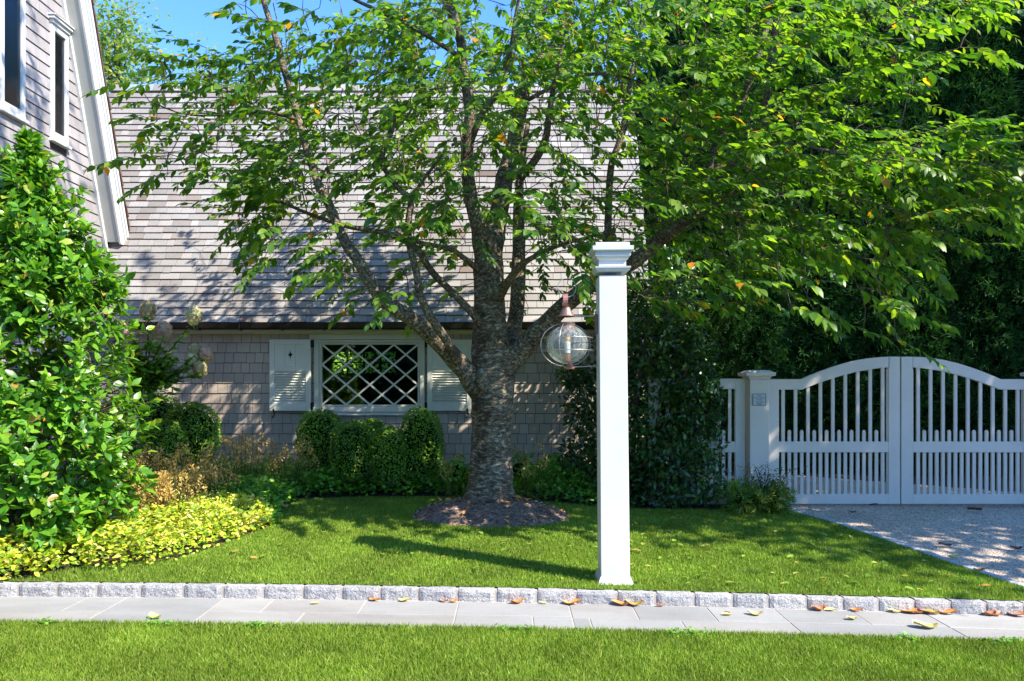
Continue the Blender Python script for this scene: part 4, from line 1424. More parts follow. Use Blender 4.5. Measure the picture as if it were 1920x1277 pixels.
# ================================================================== CHERRY TREE
TB = Vector((-.20, 7.10, zg(-.2, 7.1) + .12))
cherry = thing('cherry_tree', TB, 'large cherry tree with streaked bark and spreading limbs in the mulch ring', 'tree')
def smooth_path(pts, rad, n=6):
    out = []; ro = []
    m = len(pts)
    for i in range(m - 1):
        p0 = pts[max(0, i - 1)]; p1 = pts[i]; p2 = pts[i + 1]; p3 = pts[min(m - 1, i + 2)]
        for k in range(n):
            t = k / n
            out.append(.5 * ((2 * p1) + (-p0 + p2) * t + (2 * p0 - 5 * p1 + 4 * p2 - p3) * t * t + (-p0 + 3 * p1 - 3 * p2 + p3) * t ** 3))
            ro.append(rad[i] * (1 - t) + rad[i + 1] * t)
    out.append(pts[-1]); ro.append(rad[-1])
    return out, ro
limbs = {
 # px, py, Y, width in px
 'trunk': [(917, 948, 7.10, 98), (918, 938, 7.10, 90), (919, 915, 7.1, 83), (921, 860, 7.10, 78), (923, 800, 7.10, 75), (925, 745, 7.10, 77), (924, 700, 7.10, 80), (921, 655, 7.10, 74), (919, 600, 7.10, 62), (917, 545, 7.12, 58), (917, 500, 7.15, 56), (915, 470, 7.18, 46)],
 'L1': [(910, 500, 7.12, 34), (901, 461, 7.08, 30), (896, 426, 7.04, 27), (883, 371, 7.0, 25), (876, 311, 6.95, 24), (877, 260, 6.9, 23), (881, 215, 6.85, 21), (876, 165, 6.8, 21), (866, 110, 6.75, 19), (864, 80, 6.7, 18), (846, 15, 6.6, 18), (835, -60, 6.5, 15), (815, -160, 6.4, 13), (800, -400, 6.3, 11), (790, -700, 6.0, 8), (800, -1000, 5.9, 4)],
 'L1b': [(879, 275, 6.92, 13), (906, 210, 6.85, 12), (933, 175, 6.8, 11), (949, 120, 6.7, 10), (958, 95, 6.6, 9), (965, 40, 6.5, 7), (980, -40, 6.4, 5)],
 'L2': [(920, 490, 7.2, 42), (927, 441, 7.3, 38), (937, 391, 7.4, 35), (947, 331, 7.5, 33), (961, 281, 7.6, 30), (968, 245, 7.7, 28), (980, 180, 7.8, 26), (988, 145, 7.9, 25), (1011, 115, 8.0, 22), (1035, 95, 8.1, 20), (1065, 20, 8.2, 17), (1090, -80, 8.2, 12), (1105, -180, 8.2, 7)],
 'L2b': [(975, 335, 7.5, 16), (1006, 296, 7.4, 15), (1023, 260, 7.35, 14), (1029, 220, 7.3, 12), (1040, 150, 7.2, 9), (1060, 60, 7.1, 6)],
 'L3': [(958, 650, 7.25, 36), (963, 616, 7.4, 30), (969, 580, 7.5, 28), (972, 520, 7.6, 27), (973, 451, 7.7, 24), (972, 381, 7.8, 19), (978, 310, 7.9, 13), (990, 230, 8.0, 9)],
 'L4': [(905, 740, 7.05, 44), (884, 712, 6.98, 42), (862, 683, 6.9, 38), (820, 640, 6.75, 32), (775, 600, 6.6, 29), (728, 570, 6.5, 28), (698, 535, 6.45, 26), (672, 490, 6.4, 23), (650, 458, 6.4, 21), (632, 420, 6.4, 19), (613, 374, 6.4, 17), (597, 346, 6.45, 15), (575, 280, 6.5, 13), (560, 225, 6.55, 13), (545, 170, 6.6, 13), (530, 120, 6.6, 13), (515, 65, 6.6, 12), (494, 0, 6.6, 10), (480, -80, 6.6, 7)],
 'L5': [(857, 678, 6.8, 20), (838, 640, 6.6, 17), (805, 590, 6.4, 16), (787, 550, 6.3, 15), (781, 510, 6.3, 14), (768, 460, 6.3, 13), (766, 415, 6.3, 13), (770, 375, 6.3, 12), (750, 356, 6.3, 10), (730, 331, 6.3, 9), (715, 300, 6.3, 8), (730, 260, 6.3, 7), (740, 225, 6.3, 6), (735, 160, 6.3, 4)],
 'L5b': [(770, 378, 6.3, 9), (785, 350, 6.2, 7), (805, 322, 6.1, 6), (830, 290, 6.0, 5)],
 'L6': [(905, 615, 7.0, 18), (888, 590, 6.9, 15), (851, 551, 6.9, 13), (811, 511, 6.9, 13), (780, 466, 6.9, 12), (735, 441, 6.9, 12), (695, 432, 6.9, 10), (650, 424, 6.9, 9), (590, 405, 6.9, 7), (530, 380, 6.9, 5), (460, 350, 6.9, 4)],
 'L7': [(905, 515, 7.1, 14), (891, 501, 7.0, 12), (866, 481, 6.9, 10), (841, 466, 6.8, 10), (781, 453, 6.6, 8), (740, 430, 6.5, 6)],
 'L8': [(938, 705, 7.1, 50), (962, 672, 7.1, 46), (985, 648, 7.05, 40), (1020, 610, 7.0, 35), (1060, 572, 6.9, 32), (1110, 532, 6.8, 30), (1150, 510, 6.7, 29), (1185, 492, 6.65, 28), (1240, 448, 6.55, 25), (1287, 414, 6.5, 23), (1315, 365, 6.5, 21), (1340, 325, 6.5, 19), (1386, 296, 6.5, 17), (1421, 251, 6.5, 17), (1438, 200, 6.5, 16), (1440, 150, 6.5, 14), (1447, 100, 6.5, 14), (1461, 0, 6.5, 13), (1470, -90, 6.5, 10), (1480, -180, 6.5, 6)],
 'L8b': [(1325, 345, 6.5, 15), (1345, 260, 6.45, 14), (1386, 205, 6.4, 14), (1406, 150, 6.35, 13), (1430, 75, 6.3, 12), (1452, 0, 6.3, 11), (1480, -90, 6.3, 7)],
 'L8c': [(1440, 155, 6.5, 9), (1491, 105, 6.4, 8), (1530, 75, 6.3, 8), (1601, 30, 6.2, 7), (1680, -20, 6.1, 5)],
 'L8d': [(1290, 412, 6.5, 14), (1350, 330, 6.2, 10), (1400, 290, 6.0, 8), (1480, 270, 5.9, 7), (1560, 285, 5.8, 6), (1660, 300, 5.7, 5), (1760, 300, 5.6, 4), (1850, 310, 5.6, 3)],
 'L8e': [(1245, 446, 6.55, 10), (1320, 400, 6.2, 8), (1400, 350, 6.0, 6), (1480, 345, 5.8, 5), (1600, 370, 5.7, 4), (1700, 400, 5.6, 3)],
 'L9': [(935, 560, 7.0, 18), (955, 525, 6.8, 15), (975, 500, 6.6, 13), (1000, 482, 6.4, 10), (1050, 460, 6.1, 7), (1120, 440, 5.9, 5)],
 'L11': [(985, 190, 7.8, 9), (1041, 160, 7.4, 7), (1081, 143, 7.1, 6), (1151, 140, 6.8, 5), (1230, 165, 6.6, 4)],
 'L12': [(1120, 525, 6.8, 16), (1138, 450, 7.0, 15), (1141, 386, 7.1, 14), (1146, 311, 7.1, 13), (1160, 270, 7.1, 12), (1172, 230, 7.1, 12), (1181, 160, 7.1, 10), (1200, 60, 7.1, 7), (1210, -60, 7.1, 4)],
 'L13': [(867, 110, 6.75, 10), (790, 60, 6.6, 9), (720, 25, 6.5, 8), (650, -10, 6.4, 6), (600, -60, 6.3, 4)],
 'L14': [(560, 225, 6.55, 8), (500, 210, 6.5, 6), (430, 215, 6.5, 5), (350, 215, 6.5, 3), (280, 190, 6.5, 2.5)],
}
nodes = []
names = {}
for key, pl in limbs.items():
    pts = [P(a, b, Y) for a, b, Y, w in pl]
    rad = [w * Y / FPX / 2 for a, b, Y, w in pl]
    sp, sr = smooth_path(pts, rad, 5 if key in ('trunk', 'L4', 'L8', 'L1', 'L2') else 4)
    mb = MB()
    big = rad[0] > .05
    if key == 'trunk':
        mb.tube(sp, sr, 36, wob=.10, uv=True)
        # flare the root collar into buttresses
        for i, v in enumerate(mb.v):
            x, y, z = v
            if z < TB.z + .22:
                a = math.atan2(y - 7.10, x + .20); t = (TB.z + .22 - z) / .22
                k_ = 1 + t * t * (.06 + .26 * max(0, math.sin(a * 4 + .8)) ** 1.5 + .1 * math.sin(a * 7))
                mb.v[i] = (-.20 + (x + .20) * k_, 7.10 + (y - 7.10) * k_, z)
    else:
        mb.tube(sp, sr, 16 if big else 8, wob=.10 if big else .05, uv=True)
    mb.build('trunk' if key == 'trunk' else 'limb', M['bark'], cherry, smooth=True)
    if key != 'trunk':
        for p, r in zip(sp, sr):
            if r < .075: nodes.append(p)
# knots where limbs were pruned
for px, py, Y, w in ((905, 712, 6.88, 30), (921, 640, 6.92, 22), (926, 548, 6.93, 24), (922, 455, 7.0, 22)):
    c = P(px, py, Y); mb = MB(); r0 = w * Y / FPX / 2
    prof = [(r0 * 1.25, -.03), (r0 * 1.1, -.005), (r0 * .8, .012), (r0 * .5, .002), (0.001, -.01)]
    vs = []
    for r, dz in prof:
        for i in range(12):
            a = 2 * math.pi * i / 12
            vs.append((c.x + r * math.cos(a) * .8, c.y - dz, c.z + r * math.sin(a) * 1.2))
    fs = [(k_ * 12 + i, k_ * 12 + (i + 1) % 12, (k_ + 1) * 12 + (i + 1) % 12, (k_ + 1) * 12 + i) for k_ in range(4) for i in range(12)]
    mb.add(vs, fs); mb.build('knot', M['bark'], cherry, smooth=True)

GRID = """
000003526888888888876653
000003417888888888753310
000324525888888888735530
002567778887876888742100
001576788887766888864200
000467888877877778888775
001368888887667888888886
000015776655557887766786
000003541665774668886674
000003254331763327888310
000000053233343243764100
000000001220330341433000
000000000000000000021000
""".split()
def px_mid(c_i): return 80 * c_i + 40
sprays = []
crng = random.Random(5)
for r_i, row in enumerate(GRID):
    for c_i, ch_ in enumerate(row):
        d = int(ch_)
        nn = d * (2.75 if px_mid(c_i) < 640 else 2.85 if px_mid(c_i) < 1200 else 2.55)
        nn = int(nn) + (1 if crng.random() < nn - int(nn) else 0)
        for _ in range(nn):
            px = 80 * c_i + crng.uniform(0, 80) + (46 if c_i < 6 else 12 if c_i < 8 else 0); py = 50 * r_i + crng.uniform(0, 50) - 16
            if mnoise.noise(Vector((px / 105, py / 75, 7.7))) < -.04 and crng.random() < .72: continue
            u = abs(px - 960) / 960
            if px > 960:
                Y = crng.uniform(5.3 + .1 * u, 8.6 - 2.1 * u)
            elif px > 620:
                Y = crng.uniform(6.35, 8.8) if crng.random() < .8 else crng.uniform(5.6, 6.3)
            else:
                Y = crng.uniform(5.7 + .4 * u, 8.7 - 1.6 * u)
            sprays.append(P(px, py, Y))
for _ in range(200):     # the crown goes on above the picture
    a = crng.uniform(0, 2 * math.pi); rr = math.sqrt(crng.random())
    hgt = crng.uniform(0, 1)
    x = .3 + math.cos(a) * rr * 4.2 * (1 - .55 * hgt); y = 7.0 + math.sin(a) * rr * 2.6 * (1 - .5 * hgt)
    z = 3.4 + 2.1 * hgt
    if HY - z * FPX / y > -50 or (x < -1.5 and HY - z * FPX / y > -120): continue
    sprays.append(Vector((x, y, z)))
for _ in range(230):     # the leading shoot high above the picture
    sprays.append(Vector((crng.uniform(-2.3, .8), crng.uniform(4.9, 6.7), crng.uniform(5.0, 8.6))))
NP = np.array([tuple(p) for p in nodes])
npts = [tuple(p) for p in nodes]
dist = [min((Vector(q) - s_).length for q in npts[::4]) for s_ in sprays]
order = np.argsort(dist)
tw = MB()
arr = np.zeros((len(npts) + len(sprays) * 5, 3)); arr[:len(npts)] = npts; cnt = len(npts)
Lp, Ld_, Ln, Ll = [], [], [], []
for oi in order:
    s_ = sprays[oi]
    sv = np.array(s_)
    dd = arr[:cnt] - sv
    d2 = (dd ** 2).sum(1)
    # prefer nodes nearer the trunk and a little lower
    ra = np.hypot(arr[:cnt, 0] + .2, arr[:cnt, 1] - 7.1); rs = math.hypot(s_.x + .2, s_.y - 7.1)
    pen = np.where(ra > rs, .3 + (ra - rs), 0)
    q = Vector(arr[int(np.argmin(np.sqrt(d2) + pen))])
    dv_ = s_ - q; ln = dv_.length
    if ln > .04:
        m1 = q + dv_ * .35 + Vector((0, 0, .06 * ln)) + Vector((crng.uniform(-1, 1), crng.uniform(-1, 1), crng.uniform(-1, 1))) * .05 * ln
        m2 = q + dv_ * .7 + Vector((0, 0, .05 * ln)) + Vector((crng.uniform(-1, 1), crng.uniform(-1, 1), crng.uniform(-1, 1))) * .05 * ln
        r0 = min(.014, .0035 + .006 * ln)
        tw.tube([q, m1, m2, s_], [r0, r0 * .8, r0 * .6, .003], 4, cap=False)
        for m_ in (m1, m2, s_):
            arr[cnt] = m_; cnt += 1
    out = Vector((s_.x + .2, (s_.y - 7.1) * .9, 0))
    if out.length > 0: out.normalize()
    d = out * .75 + (dv_.normalized() if ln > .01 else Vector()) * .5 + Vector((crng.gauss(0, .5), crng.gauss(0, .5), crng.gauss(-.05, .22)))
    d.normalize(); d.z = max(-.45, min(.5, d.z)); d.normalize()
    length = crng.uniform(.24, .46)
    nl = int(length / .028)
    szs = crng.uniform(.8, 1.15)
    side = d.cross(ZV).normalized()
    p = s_.copy(); pts = [p.copy()]
    for k in range(nl):
        t = k / nl
        dd_ = (d + Vector((0, 0, -.35 * t))).normalized()
        p = p + dd_ * (length / nl)
        sg = 1 if k % 2 else -1
        ld = side * sg * (.85 - .35 * t) + dd_ * (.55 + .5 * t) + Vector((0, 0, crng.uniform(-.75, .05))) + Vector((crng.gauss(0, .2), crng.gauss(0, .2), 0))
        if k == nl - 1: ld = dd_ + Vector((0, 0, -.3))
        nn_ = Vector((crng.gauss(0, .38) + .12, crng.gauss(0, .38) - .15, 1))
        Lp.append(tuple(p)); Ld_.append(tuple(ld)); Ln.append(tuple(nn_))
        Ll.append(szs * crng.uniform(.062, .114) * (1 - .2 * (k == nl - 1)))
        if k % 3 == 2: pts.append(p.copy())
    pts.append(p.copy())
    tw.tube(pts, [.003] + [.002] * (len(pts) - 2) + [.0012], 3, cap=False)
tag(tw.build('twig', M['twig'], cherry), kind='stuff')
Lp, Ld_, Ln, Ll = map(np.array, (Lp, Ld_, Ln, Ll))
keep = ~((Lp[:, 1] > 9.1) & (Lp[:, 2] < 2.6))
# nothing grows through the lamp post
keep &= ~((np.abs(Lp[:, 0] - .68) < .2) & (Lp[:, 1] < 5.2))
keep &= Lp[:, 0] > -4.9
Lp, Ld_, Ln, Ll = Lp[keep], Ld_[keep], Ln[keep], Ll[keep]
ppx = CX + Lp[:, 0] * FPX / Lp[:, 1]; ppy = HY - Lp[:, 2] * FPX / Lp[:, 1]
inside = (ppx > 10) & (ppx < 1910) & (ppy > 5)
score = Ll / Lp[:, 1] * inside
top = np.argsort(-score)[:300]
mask = np.ones(len(Lp), bool); mask[top] = False
print('cherry leaves', len(Lp))
foliage('crown', cherry, M['cherry_leaf'], Lp[mask], Ld_[mask], Ln[mask], Ll[mask], 1.15, 'leaf', stuff=True)
leaf_me = np_mesh('leaf', LEAF_V, [LEAF_F3, LEAF_F4], M['cherry_leaf'], smooth=True)
def leaf_parts(idx, parent, P_, D_, N_, L_, me, wf=1.0, name='leaf'):
    S_, DD, ZZ = frames(D_[idx], N_[idx])
    for i, k in enumerate(idx):
        o = bpy.data.objects.new(name, me); col.objects.link(o)
        l_ = L_[k]
        o.matrix_basis = Matrix(((S_[i, 0] * l_ * wf, DD[i, 0] * l_, ZZ[i, 0] * l_, P_[k, 0]), (S_[i, 1] * l_ * wf, DD[i, 1] * l_, ZZ[i, 1] * l_, P_[k, 1]), (S_[i, 2] * l_ * wf, DD[i, 2] * l_, ZZ[i, 2] * l_, P_[k, 2]), (0, 0, 0, 1)))
        setparent(o, parent)
leaf_parts(top, cherry, Lp, Ld_, Ln, Ll, leaf_me, 1.15)

# ================================================================== SHRUBS AND BED PLANTS
# big glossy shrub at the left
SB = G(70, 1045)
mag = thing('glossy_shrub', (-3.4, 5.45, -1.23), 'tall bright green shrub with large glossy leaves at the left edge', 'shrub')
MY = 5.45
prof = [(250, 6), (300, 16), (345, 32), (400, 64), (450, 92), (520, 132), (600, 158), (700, 170), (800, 182), (880, 192), (940, 178), (1000, 120), (1030, 60)]
def prof_r(py):
    for (a, ra), (b, rb) in zip(prof[:-1], prof[1:]):
        if a <= py <= b: return ra + (rb - ra) * (py - a) / (b - a)
    return 0
mp, md, mn, ml = [], [], [], []
stems = MB()
sr = random.Random(3)
base = Vector((P(55, 1000, MY).x, MY, -1.23))
for k in range(9):
    a = sr.uniform(0, 6.28); top_ = P(55 + math.cos(a) * 90, sr.uniform(600, 760), MY + math.sin(a) * .35)
    mid = (base + top_) / 2 + Vector((math.cos(a) * .12, math.sin(a) * .12, 0))
    sp, ss = smooth_path([base + Vector((math.cos(a) * .05, math.sin(a) * .05, 0)), mid, top_], [.026, .016, .005], 5)
    stems.tube(sp, ss, 6)
clus = []
for k in range(85):
    py = sr.uniform(320, 1010); a = sr.uniform(0, 6.28); rr = prof_r(py) * MY / FPX * sr.uniform(.7, 1.08)
    clus.append(P(52, py, MY) + Vector((math.cos(a) * rr, math.sin(a) * rr * .9, 0)))
for k in range(3500):
    py = sr.uniform(255, 1030)
    a = sr.uniform(0, 2 * math.pi)
    lump = 1 + .42 * mnoise.noise(Vector((math.cos(a) * 1.6, math.sin(a) * 1.6, py / 70)))
    rr = prof_r(py) * 1.07 * MY / FPX * lump * (sr.uniform(.35, 1.04) ** .5)
    cx_ = 52 - max(0, (py - 600)) * .0
    cx_ += 20 * mnoise.noise(Vector((py / 90, 3, k % 3)))
    c = P(cx_, py, MY) + Vector((math.cos(a) * rr, math.sin(a) * rr * .9, 0))
    if sr.random() < .62:
        q_ = sr.choice(clus)
        c = q_ + Vector((sr.gauss(0, .085), sr.gauss(0, .085), sr.gauss(0, .10)))
        a = math.atan2(c.y - MY, c.x - P(52, 0, MY).x); py = HY - c.z * FPX / MY
    outd = Vector((math.cos(a), math.sin(a), sr.uniform(.15, 1.1))).normalized()
    axis_p = P(52, min(1020, py + 70), MY)
    stems.tube([axis_p + (c - axis_p) * .75, c], [.004, .003], 4, cap=False)
    nl = sr.randint(4, 8); wsz = sr.uniform(.62, 1.12)
    s1 = outd.cross(ZV).normalized(); s2 = s1.cross(outd)
    for i in range(nl):
        th = i * 2.4 + sr.uniform(-.3, .3)
        back = i / nl
        ld = (s1 * math.cos(th) + s2 * math.sin(th)) * (.55 + .6 * back) + outd * (.9 - .7 * back) + Vector((0, 0, -.12))
        ld = ld + Vector((sr.gauss(0, .3), sr.gauss(0, .3), sr.gauss(-.08, .3))); ld.normalize()
        mp.append(tuple(c - outd * (.085 * back))); md.append(tuple(ld))
        mn.append(tuple(outd * 1.0 + Vector((0, 0, .55)) + Vector((sr.gauss(0, .42), sr.gauss(0, .42), sr.gauss(0, .35)))))
        ml.append(wsz * sr.uniform(.060, .108))
stems.build('stem', M['bark_dark'], mag, smooth=True)
mp, md, mn, ml = map(np.array, (mp, md, mn, ml))
ppx = CX + mp[:, 0] * FPX / mp[:, 1]
sc_ = ml / mp[:, 1] ** 2 * (ppx > 5)
top = np.argsort(-sc_)[:300]; mask = np.ones(len(mp), bool); mask[top] = False
o = foliage('foliage', mag, M['magnolia_leaf'], mp[mask], md[mask], mn[mask], ml[mask], 1.05, 'leaf', stuff=True)
mleaf = np_mesh('leaf', LEAF_V, [LEAF_F3, LEAF_F4], M['magnolia_leaf'], smooth=True)
leaf_parts(top, mag, mp, md, mn, ml, mleaf, 1.05)

def ico_blob(c, rad, seed, amp=.12, sub=3):
    bm = bmesh.new(); bmesh.ops.create_icosphere(bm, subdivisions=sub, radius=1)
    for v in bm.verts:
        k_ = 1 + amp * mnoise.noise(v.co * 2.2 + Vector((seed, 0, 0)))
        v.co = Vector((c[0] + v.co.x * rad[0] * k_, c[1] + v.co.y * rad[1] * k_, c[2] + v.co.z * rad[2] * k_))
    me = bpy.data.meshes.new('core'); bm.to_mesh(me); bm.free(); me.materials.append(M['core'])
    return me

def superell(n, rad, power=2.6):
    """points on a rounded-box-like shell"""
    v = unit(n)
    k_ = (np.abs(v) ** power).sum(1) ** (-1 / power)
    return v * k_[:, None] * np.array(rad), v

def bush(name, px, pyt, pyb, wpx, Y, m, leafsz, n, label, cat, kind='rhomb', group=None, power=2.5, amp=.10, depth=1.0, loose=.05, lw=1.0, core=.86):
    pt, pb = P(px, pyt, Y), P(px, pyb, Y)
    rad = (wpx * Y / FPX / 2, wpx * Y / FPX / 2 * depth, (pt.z - pb.z) / 2)
    c = (pt.x, Y, (pt.z + pb.z) / 2)
    t = thing(name, (c[0], Y, pb.z), label, cat, group)
    sd_ = random.uniform(0, 99)
    Ps, v = superell(n, rad, power)
    k_ = np.array([1 + amp * mnoise.noise(Vector(x) * 2.6 + Vector((sd_, 0, 0))) + amp * .5 * mnoise.noise(Vector(x) * 7 + Vector((sd_, 9, 0))) for x in v])
    k_ *= 1 - np.abs(rng.normal(0, loose, n))
    Ps = Ps * k_[:, None] + np.array(c)
    nrm = v / np.array(rad); nrm /= np.linalg.norm(nrm, axis=1, keepdims=True)
    D = nrm * .5 + unit(n) * .9
    N = nrm + unit(n) * .55 + np.array([0, 0, .35])
    foliage('foliage', t, m, Ps, D, N, leafsz * rng.uniform(.7, 1.3, n), lw, kind, stuff=True)
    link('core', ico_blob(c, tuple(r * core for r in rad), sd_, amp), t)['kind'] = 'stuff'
    return t

BX = 'clipped boxwood shrubs along the cottage wall'
for px, pt_, pb_, w, Y, lab in (
    (600, 770, 880, 82, 8.75, 'rounded boxwood below the left shutter, first of the five under the window'),
    (663, 790, 905, 84, 8.45, 'broad dark boxwood second from the left under the window'),
    (698, 788, 880, 56, 8.95, 'small boxwood peeking out behind the middle of the row under the window'),
    (728, 802, 908, 72, 8.40, 'low dark boxwood just left of the tallest one under the window'),
    (789, 768, 903, 80, 8.55, 'tallest rounded boxwood at the right end of the row under the window'),
    (360, 757, 870, 92, 8.50, 'round boxwood against the wall beside the hydrangea'),
    (290, 740, 850, 100, 8.85, 'boxwood behind the hydrangea trunk'),
    (312, 790, 880, 84, 8.25, 'low boxwood in front of the round one beside the hydrangea'),
    (225, 770, 880, 70, 8.4, 'boxwood half hidden behind the glossy shrub')):
    bush('boxwood', px, pt_, pb_, w, Y, M['box_leaf'], .024, 7000, lab, 'shrub', group=BX, power=2.7, amp=.10, loose=.05, lw=1.3)

# dark shrub between the lamp post and the gate
dk = thing('dark_shrub', P(1200, 950, 8.1), 'tall dark broadleaf shrub between the lamp post and the fence', 'shrub')
lobes = [(1170, 640, 60, 110, 8.6), (1245, 560, 70, 110, 8.6), (1240, 700, 110, 120, 8.1), (1200, 850, 120, 95, 7.9), (1110, 760, 62, 60, 8.3), (1080, 700, 38, 30, 8.4), (1300, 800, 62, 110, 7.75), (1310, 700, 40, 60, 7.8), (1100, 860, 55, 50, 8.4), (1290, 890, 75, 55, 7.5), (1330, 760, 26, 70, 7.65), (1240, 790, 60, 120, 7.55), (1290, 720, 45, 70, 7.6), (1220, 620, 55, 90, 7.7), (1170, 560, 45, 60, 8.8), (1270, 620, 60, 80, 8.3)]
Pp, Dd, Nn, Lz = [], [], [], []
for (px, py, rx, rz, Y) in lobes:
    k = Y / FPX
    n = int(rx * rz * (.25 if Y > 7.72 else .11)) + 120
    v = unit(n); r = rng.uniform(.2, 1, n) ** .6
    c = np.array(P(px, py, Y))
    pos = c + v * r[:, None] * np.array([rx * k, min(rx, 70) * k, rz * k])
    Pp.append(pos); Dd.append(v * .7 + unit(n)); Nn.append(v * .6 + unit(n) * .6 + np.array([0, 0, .8])); Lz.append(rng.uniform(.045, .085, n))
Pp, Dd, Nn, Lz = map(np.concatenate, (Pp, Dd, Nn, Lz))
kp = ~((np.abs(Pp[:, 1] - GATE_Y) < .06) & (Pp[:, 0] > gx(1216)))
Pp, Dd, Nn, Lz = Pp[kp], Dd[kp], Nn[kp], Lz[kp]
foliage('foliage', dk, M['holly_leaf'], Pp, Dd, Nn, Lz, 1.0, 'leaf', stuff=True)
mb = MB()
for (px, py, rx, rz, Y) in lobes:
    a = P(1205 + random.uniform(-25, 25), 945, 8.0); b = P(px, py - rz * .5, Y)
    mb.tube(smooth_path([a, (a + b) / 2 + Vector((random.uniform(-.1, .1), 0, 0)), b], [.030, .018, .006], 4)[0], [.030 - .002 * i for i in range(9)], 6)
for k in range(60):
    px, py, rx, rz, Y = random.choice(lobes)
    c = P(px, py, Y); e = c + Vector((random.uniform(-1, 1) * rx, random.uniform(-.5, .5) * rx, random.uniform(-.8, .8) * rz)) * Y / FPX
    mb.tube([c + Vector((0, 0, -.1)), (c + e) / 2, e], [.008, .005, .002], 4, cap=False)
mb.build('stem', M['bark_dark'], dk, smooth=True)

# hydrangea standard
hy = thing('hydrangea', P(262, 860, 7.9), 'hydrangea standard with cream and pink flower heads by the cottage wall', 'shrub')
mb = MB()
HYY = 7.9
mb.tube(*smooth_path([P(262, 862, HYY), P(258, 820, HYY), P(255, 780, HYY), P(262, 740, HYY), P(268, 700, HYY)], [.024, .02, .022, .026, .018], 4), 8, wob=.1)
flowers = [(278, 578, 18, 'hyd_brown'), (364, 587, 17, 'hyd_cream'), (307, 617, 19, 'hyd_pink'), (229, 614, 17, 'hyd_pink'), (245, 636, 17, 'hyd_brown'), (365, 656, 15, 'hyd_brown'), (386, 662, 14, 'hyd_pink'), (361, 673, 14, 'hyd_cream'), (375, 688, 15, 'hyd_brown'), (317, 690, 12, 'hyd_cream')]
hp, hd, hn, hl = [], [], [], []
def stem_leaves(pts, dens):
    for i in range(dens):
        t = random.uniform(.25, .98)
        k = min(len(pts) - 2, int(t * (len(pts) - 1))); f = t * (len(pts) - 1) - k
        p = pts[k].lerp(pts[k + 1], f)
        d = Vector((random.gauss(0, 1), random.gauss(0, 1), random.gauss(-.1, .4)))
        hp.append(tuple(p)); hd.append(tuple(d)); hn.append((random.gauss(0, .3), random.gauss(0, .3) - .2, 1)); hl.append(random.uniform(.06, .105))
for (fx, fy, fr, mt) in flowers:
    Yf = HYY + random.uniform(-.25, .15)
    a = P(268 + random.uniform(-8, 8), 715, HYY); b = P(fx, fy + fr * .7, Yf)
    mid = a.lerp(b, .5) + Vector((random.uniform(-.04, .04), 0, -.05 if abs(fx - 268) > 60 else .02))
    sp, ss = smooth_path([a, mid, b], [.009, .006, .004], 5)
    mb.tube(sp, ss, 6); stem_leaves(sp, 34)
for k in range(60):
    a = P(268, 725, HYY); b = P(random.uniform(222, 345), random.uniform(630, 745), HYY + random.uniform(-.3, .3))
    sp, ss = smooth_path([a, a.lerp(b, .5) + Vector((0, 0, .03)), b], [.006, .004, .002], 4)
    mb.tube(sp, ss, 5); stem_leaves(sp, 24)
mb.build('stem', M['bark_dark'], hy, smooth=True)
foliage('foliage', hy, M['hyd_leaf'], *map(np.array, (hp, hd, hn, hl)), 1.1, 'leaf', stuff=True)
for (fx, fy, fr, mt) in flowers:
    n = 420
    Yf = HYY + random.uniform(-.1, .05)
    c = np.array(P(fx, fy, Yf)); v = unit(n); rr = fr * .86 * Yf / FPX
    pos = c + v * rr * rng.uniform(.75, 1.05, n)[:, None] * np.array([.95, .95, 1.25]) * (1 - .28 * v[:, [2]])
    foliage('flower_head', hy, M[mt], pos, np.cross(v, unit(n)), v + unit(n) * .3, rng.uniform(.022, .034, n), 1.5, 'oval')

# ---- ground covers
def cover(name, poly_px, n, h, m, leafsz, label, cat, kind='oval', hvar=.5, up=.8, lw=.85, edge_fall=.25):
    poly = [G(*p) for p in poly_px]
    f = in_poly(poly)
    x0 = min(p.x for p in poly); x1 = max(p.x for p in poly); y0 = min(p.y for p in poly); y1 = max(p.y for p in poly)
    A = np.array([(p.x, p.y) for p in poly]); B = np.roll(A, -1, 0)
    def dedge(x, y):
        q = np.array([x, y]); ab = B - A; t = np.clip(((q - A) * ab).sum(1) / np.maximum((ab ** 2).sum(1), 1e-9), 0, 1)
        return np.hypot(*(A + ab * t[:, None] - q).T).min()
    out = []
    while len(out) < n:
        x = random.uniform(x0, x1); y = random.uniform(y0, y1)
        if not f(x, y): continue
        e = min(1, dedge(x, y) / edge_fall)
        hh = h * (math.sqrt(max(0, 1 - (1 - e) ** 2)) * .8 + .2) * (1 + hvar * mnoise.noise(Vector((x * 2.6, y * 2.6, 1))) + hvar * .5 * mnoise.noise(Vector((x * 8, y * 8, 4))))
        t = random.random() ** .45
        out.append((x, y, zg(x, y) + hh * t))
    out = np.array(out); k = len(out)
    D = unit(k); D[:, 2] *= .35; D[:, 2] += .12
    N = np.tile([0, -.25, up], (k, 1)) + unit(k) * .75
    V, F = scatter(out, D, N, leafsz * rng.uniform(.7, 1.25, k), lw, kind)
    o = link(name, np_mesh(name, V, F, m))
    return tag(o, label, cat, kind='stuff')
cover('golden_groundcover', [(-60, 1096), (44, 1090), (110, 1076), (172, 1062), (160, 1035), (120, 1010), (60, 1000), (-60, 1005)], 4600, .24, M['euon_leaf'], .044, 'patch of golden variegated groundcover at the foot of the glossy shrub', 'groundcover', edge_fall=.16)
cover('golden_groundcover', [(160, 1074), (230, 1072), (335, 1053), (438, 1018), (506, 990), (512, 968), (470, 958), (400, 956), (330, 968), (250, 985), (190, 1010), (150, 1040)], 10000, .22, M['euon_leaf'], .036, 'wide golden groundcover patch curving along the lawn edge', 'groundcover', edge_fall=.25)
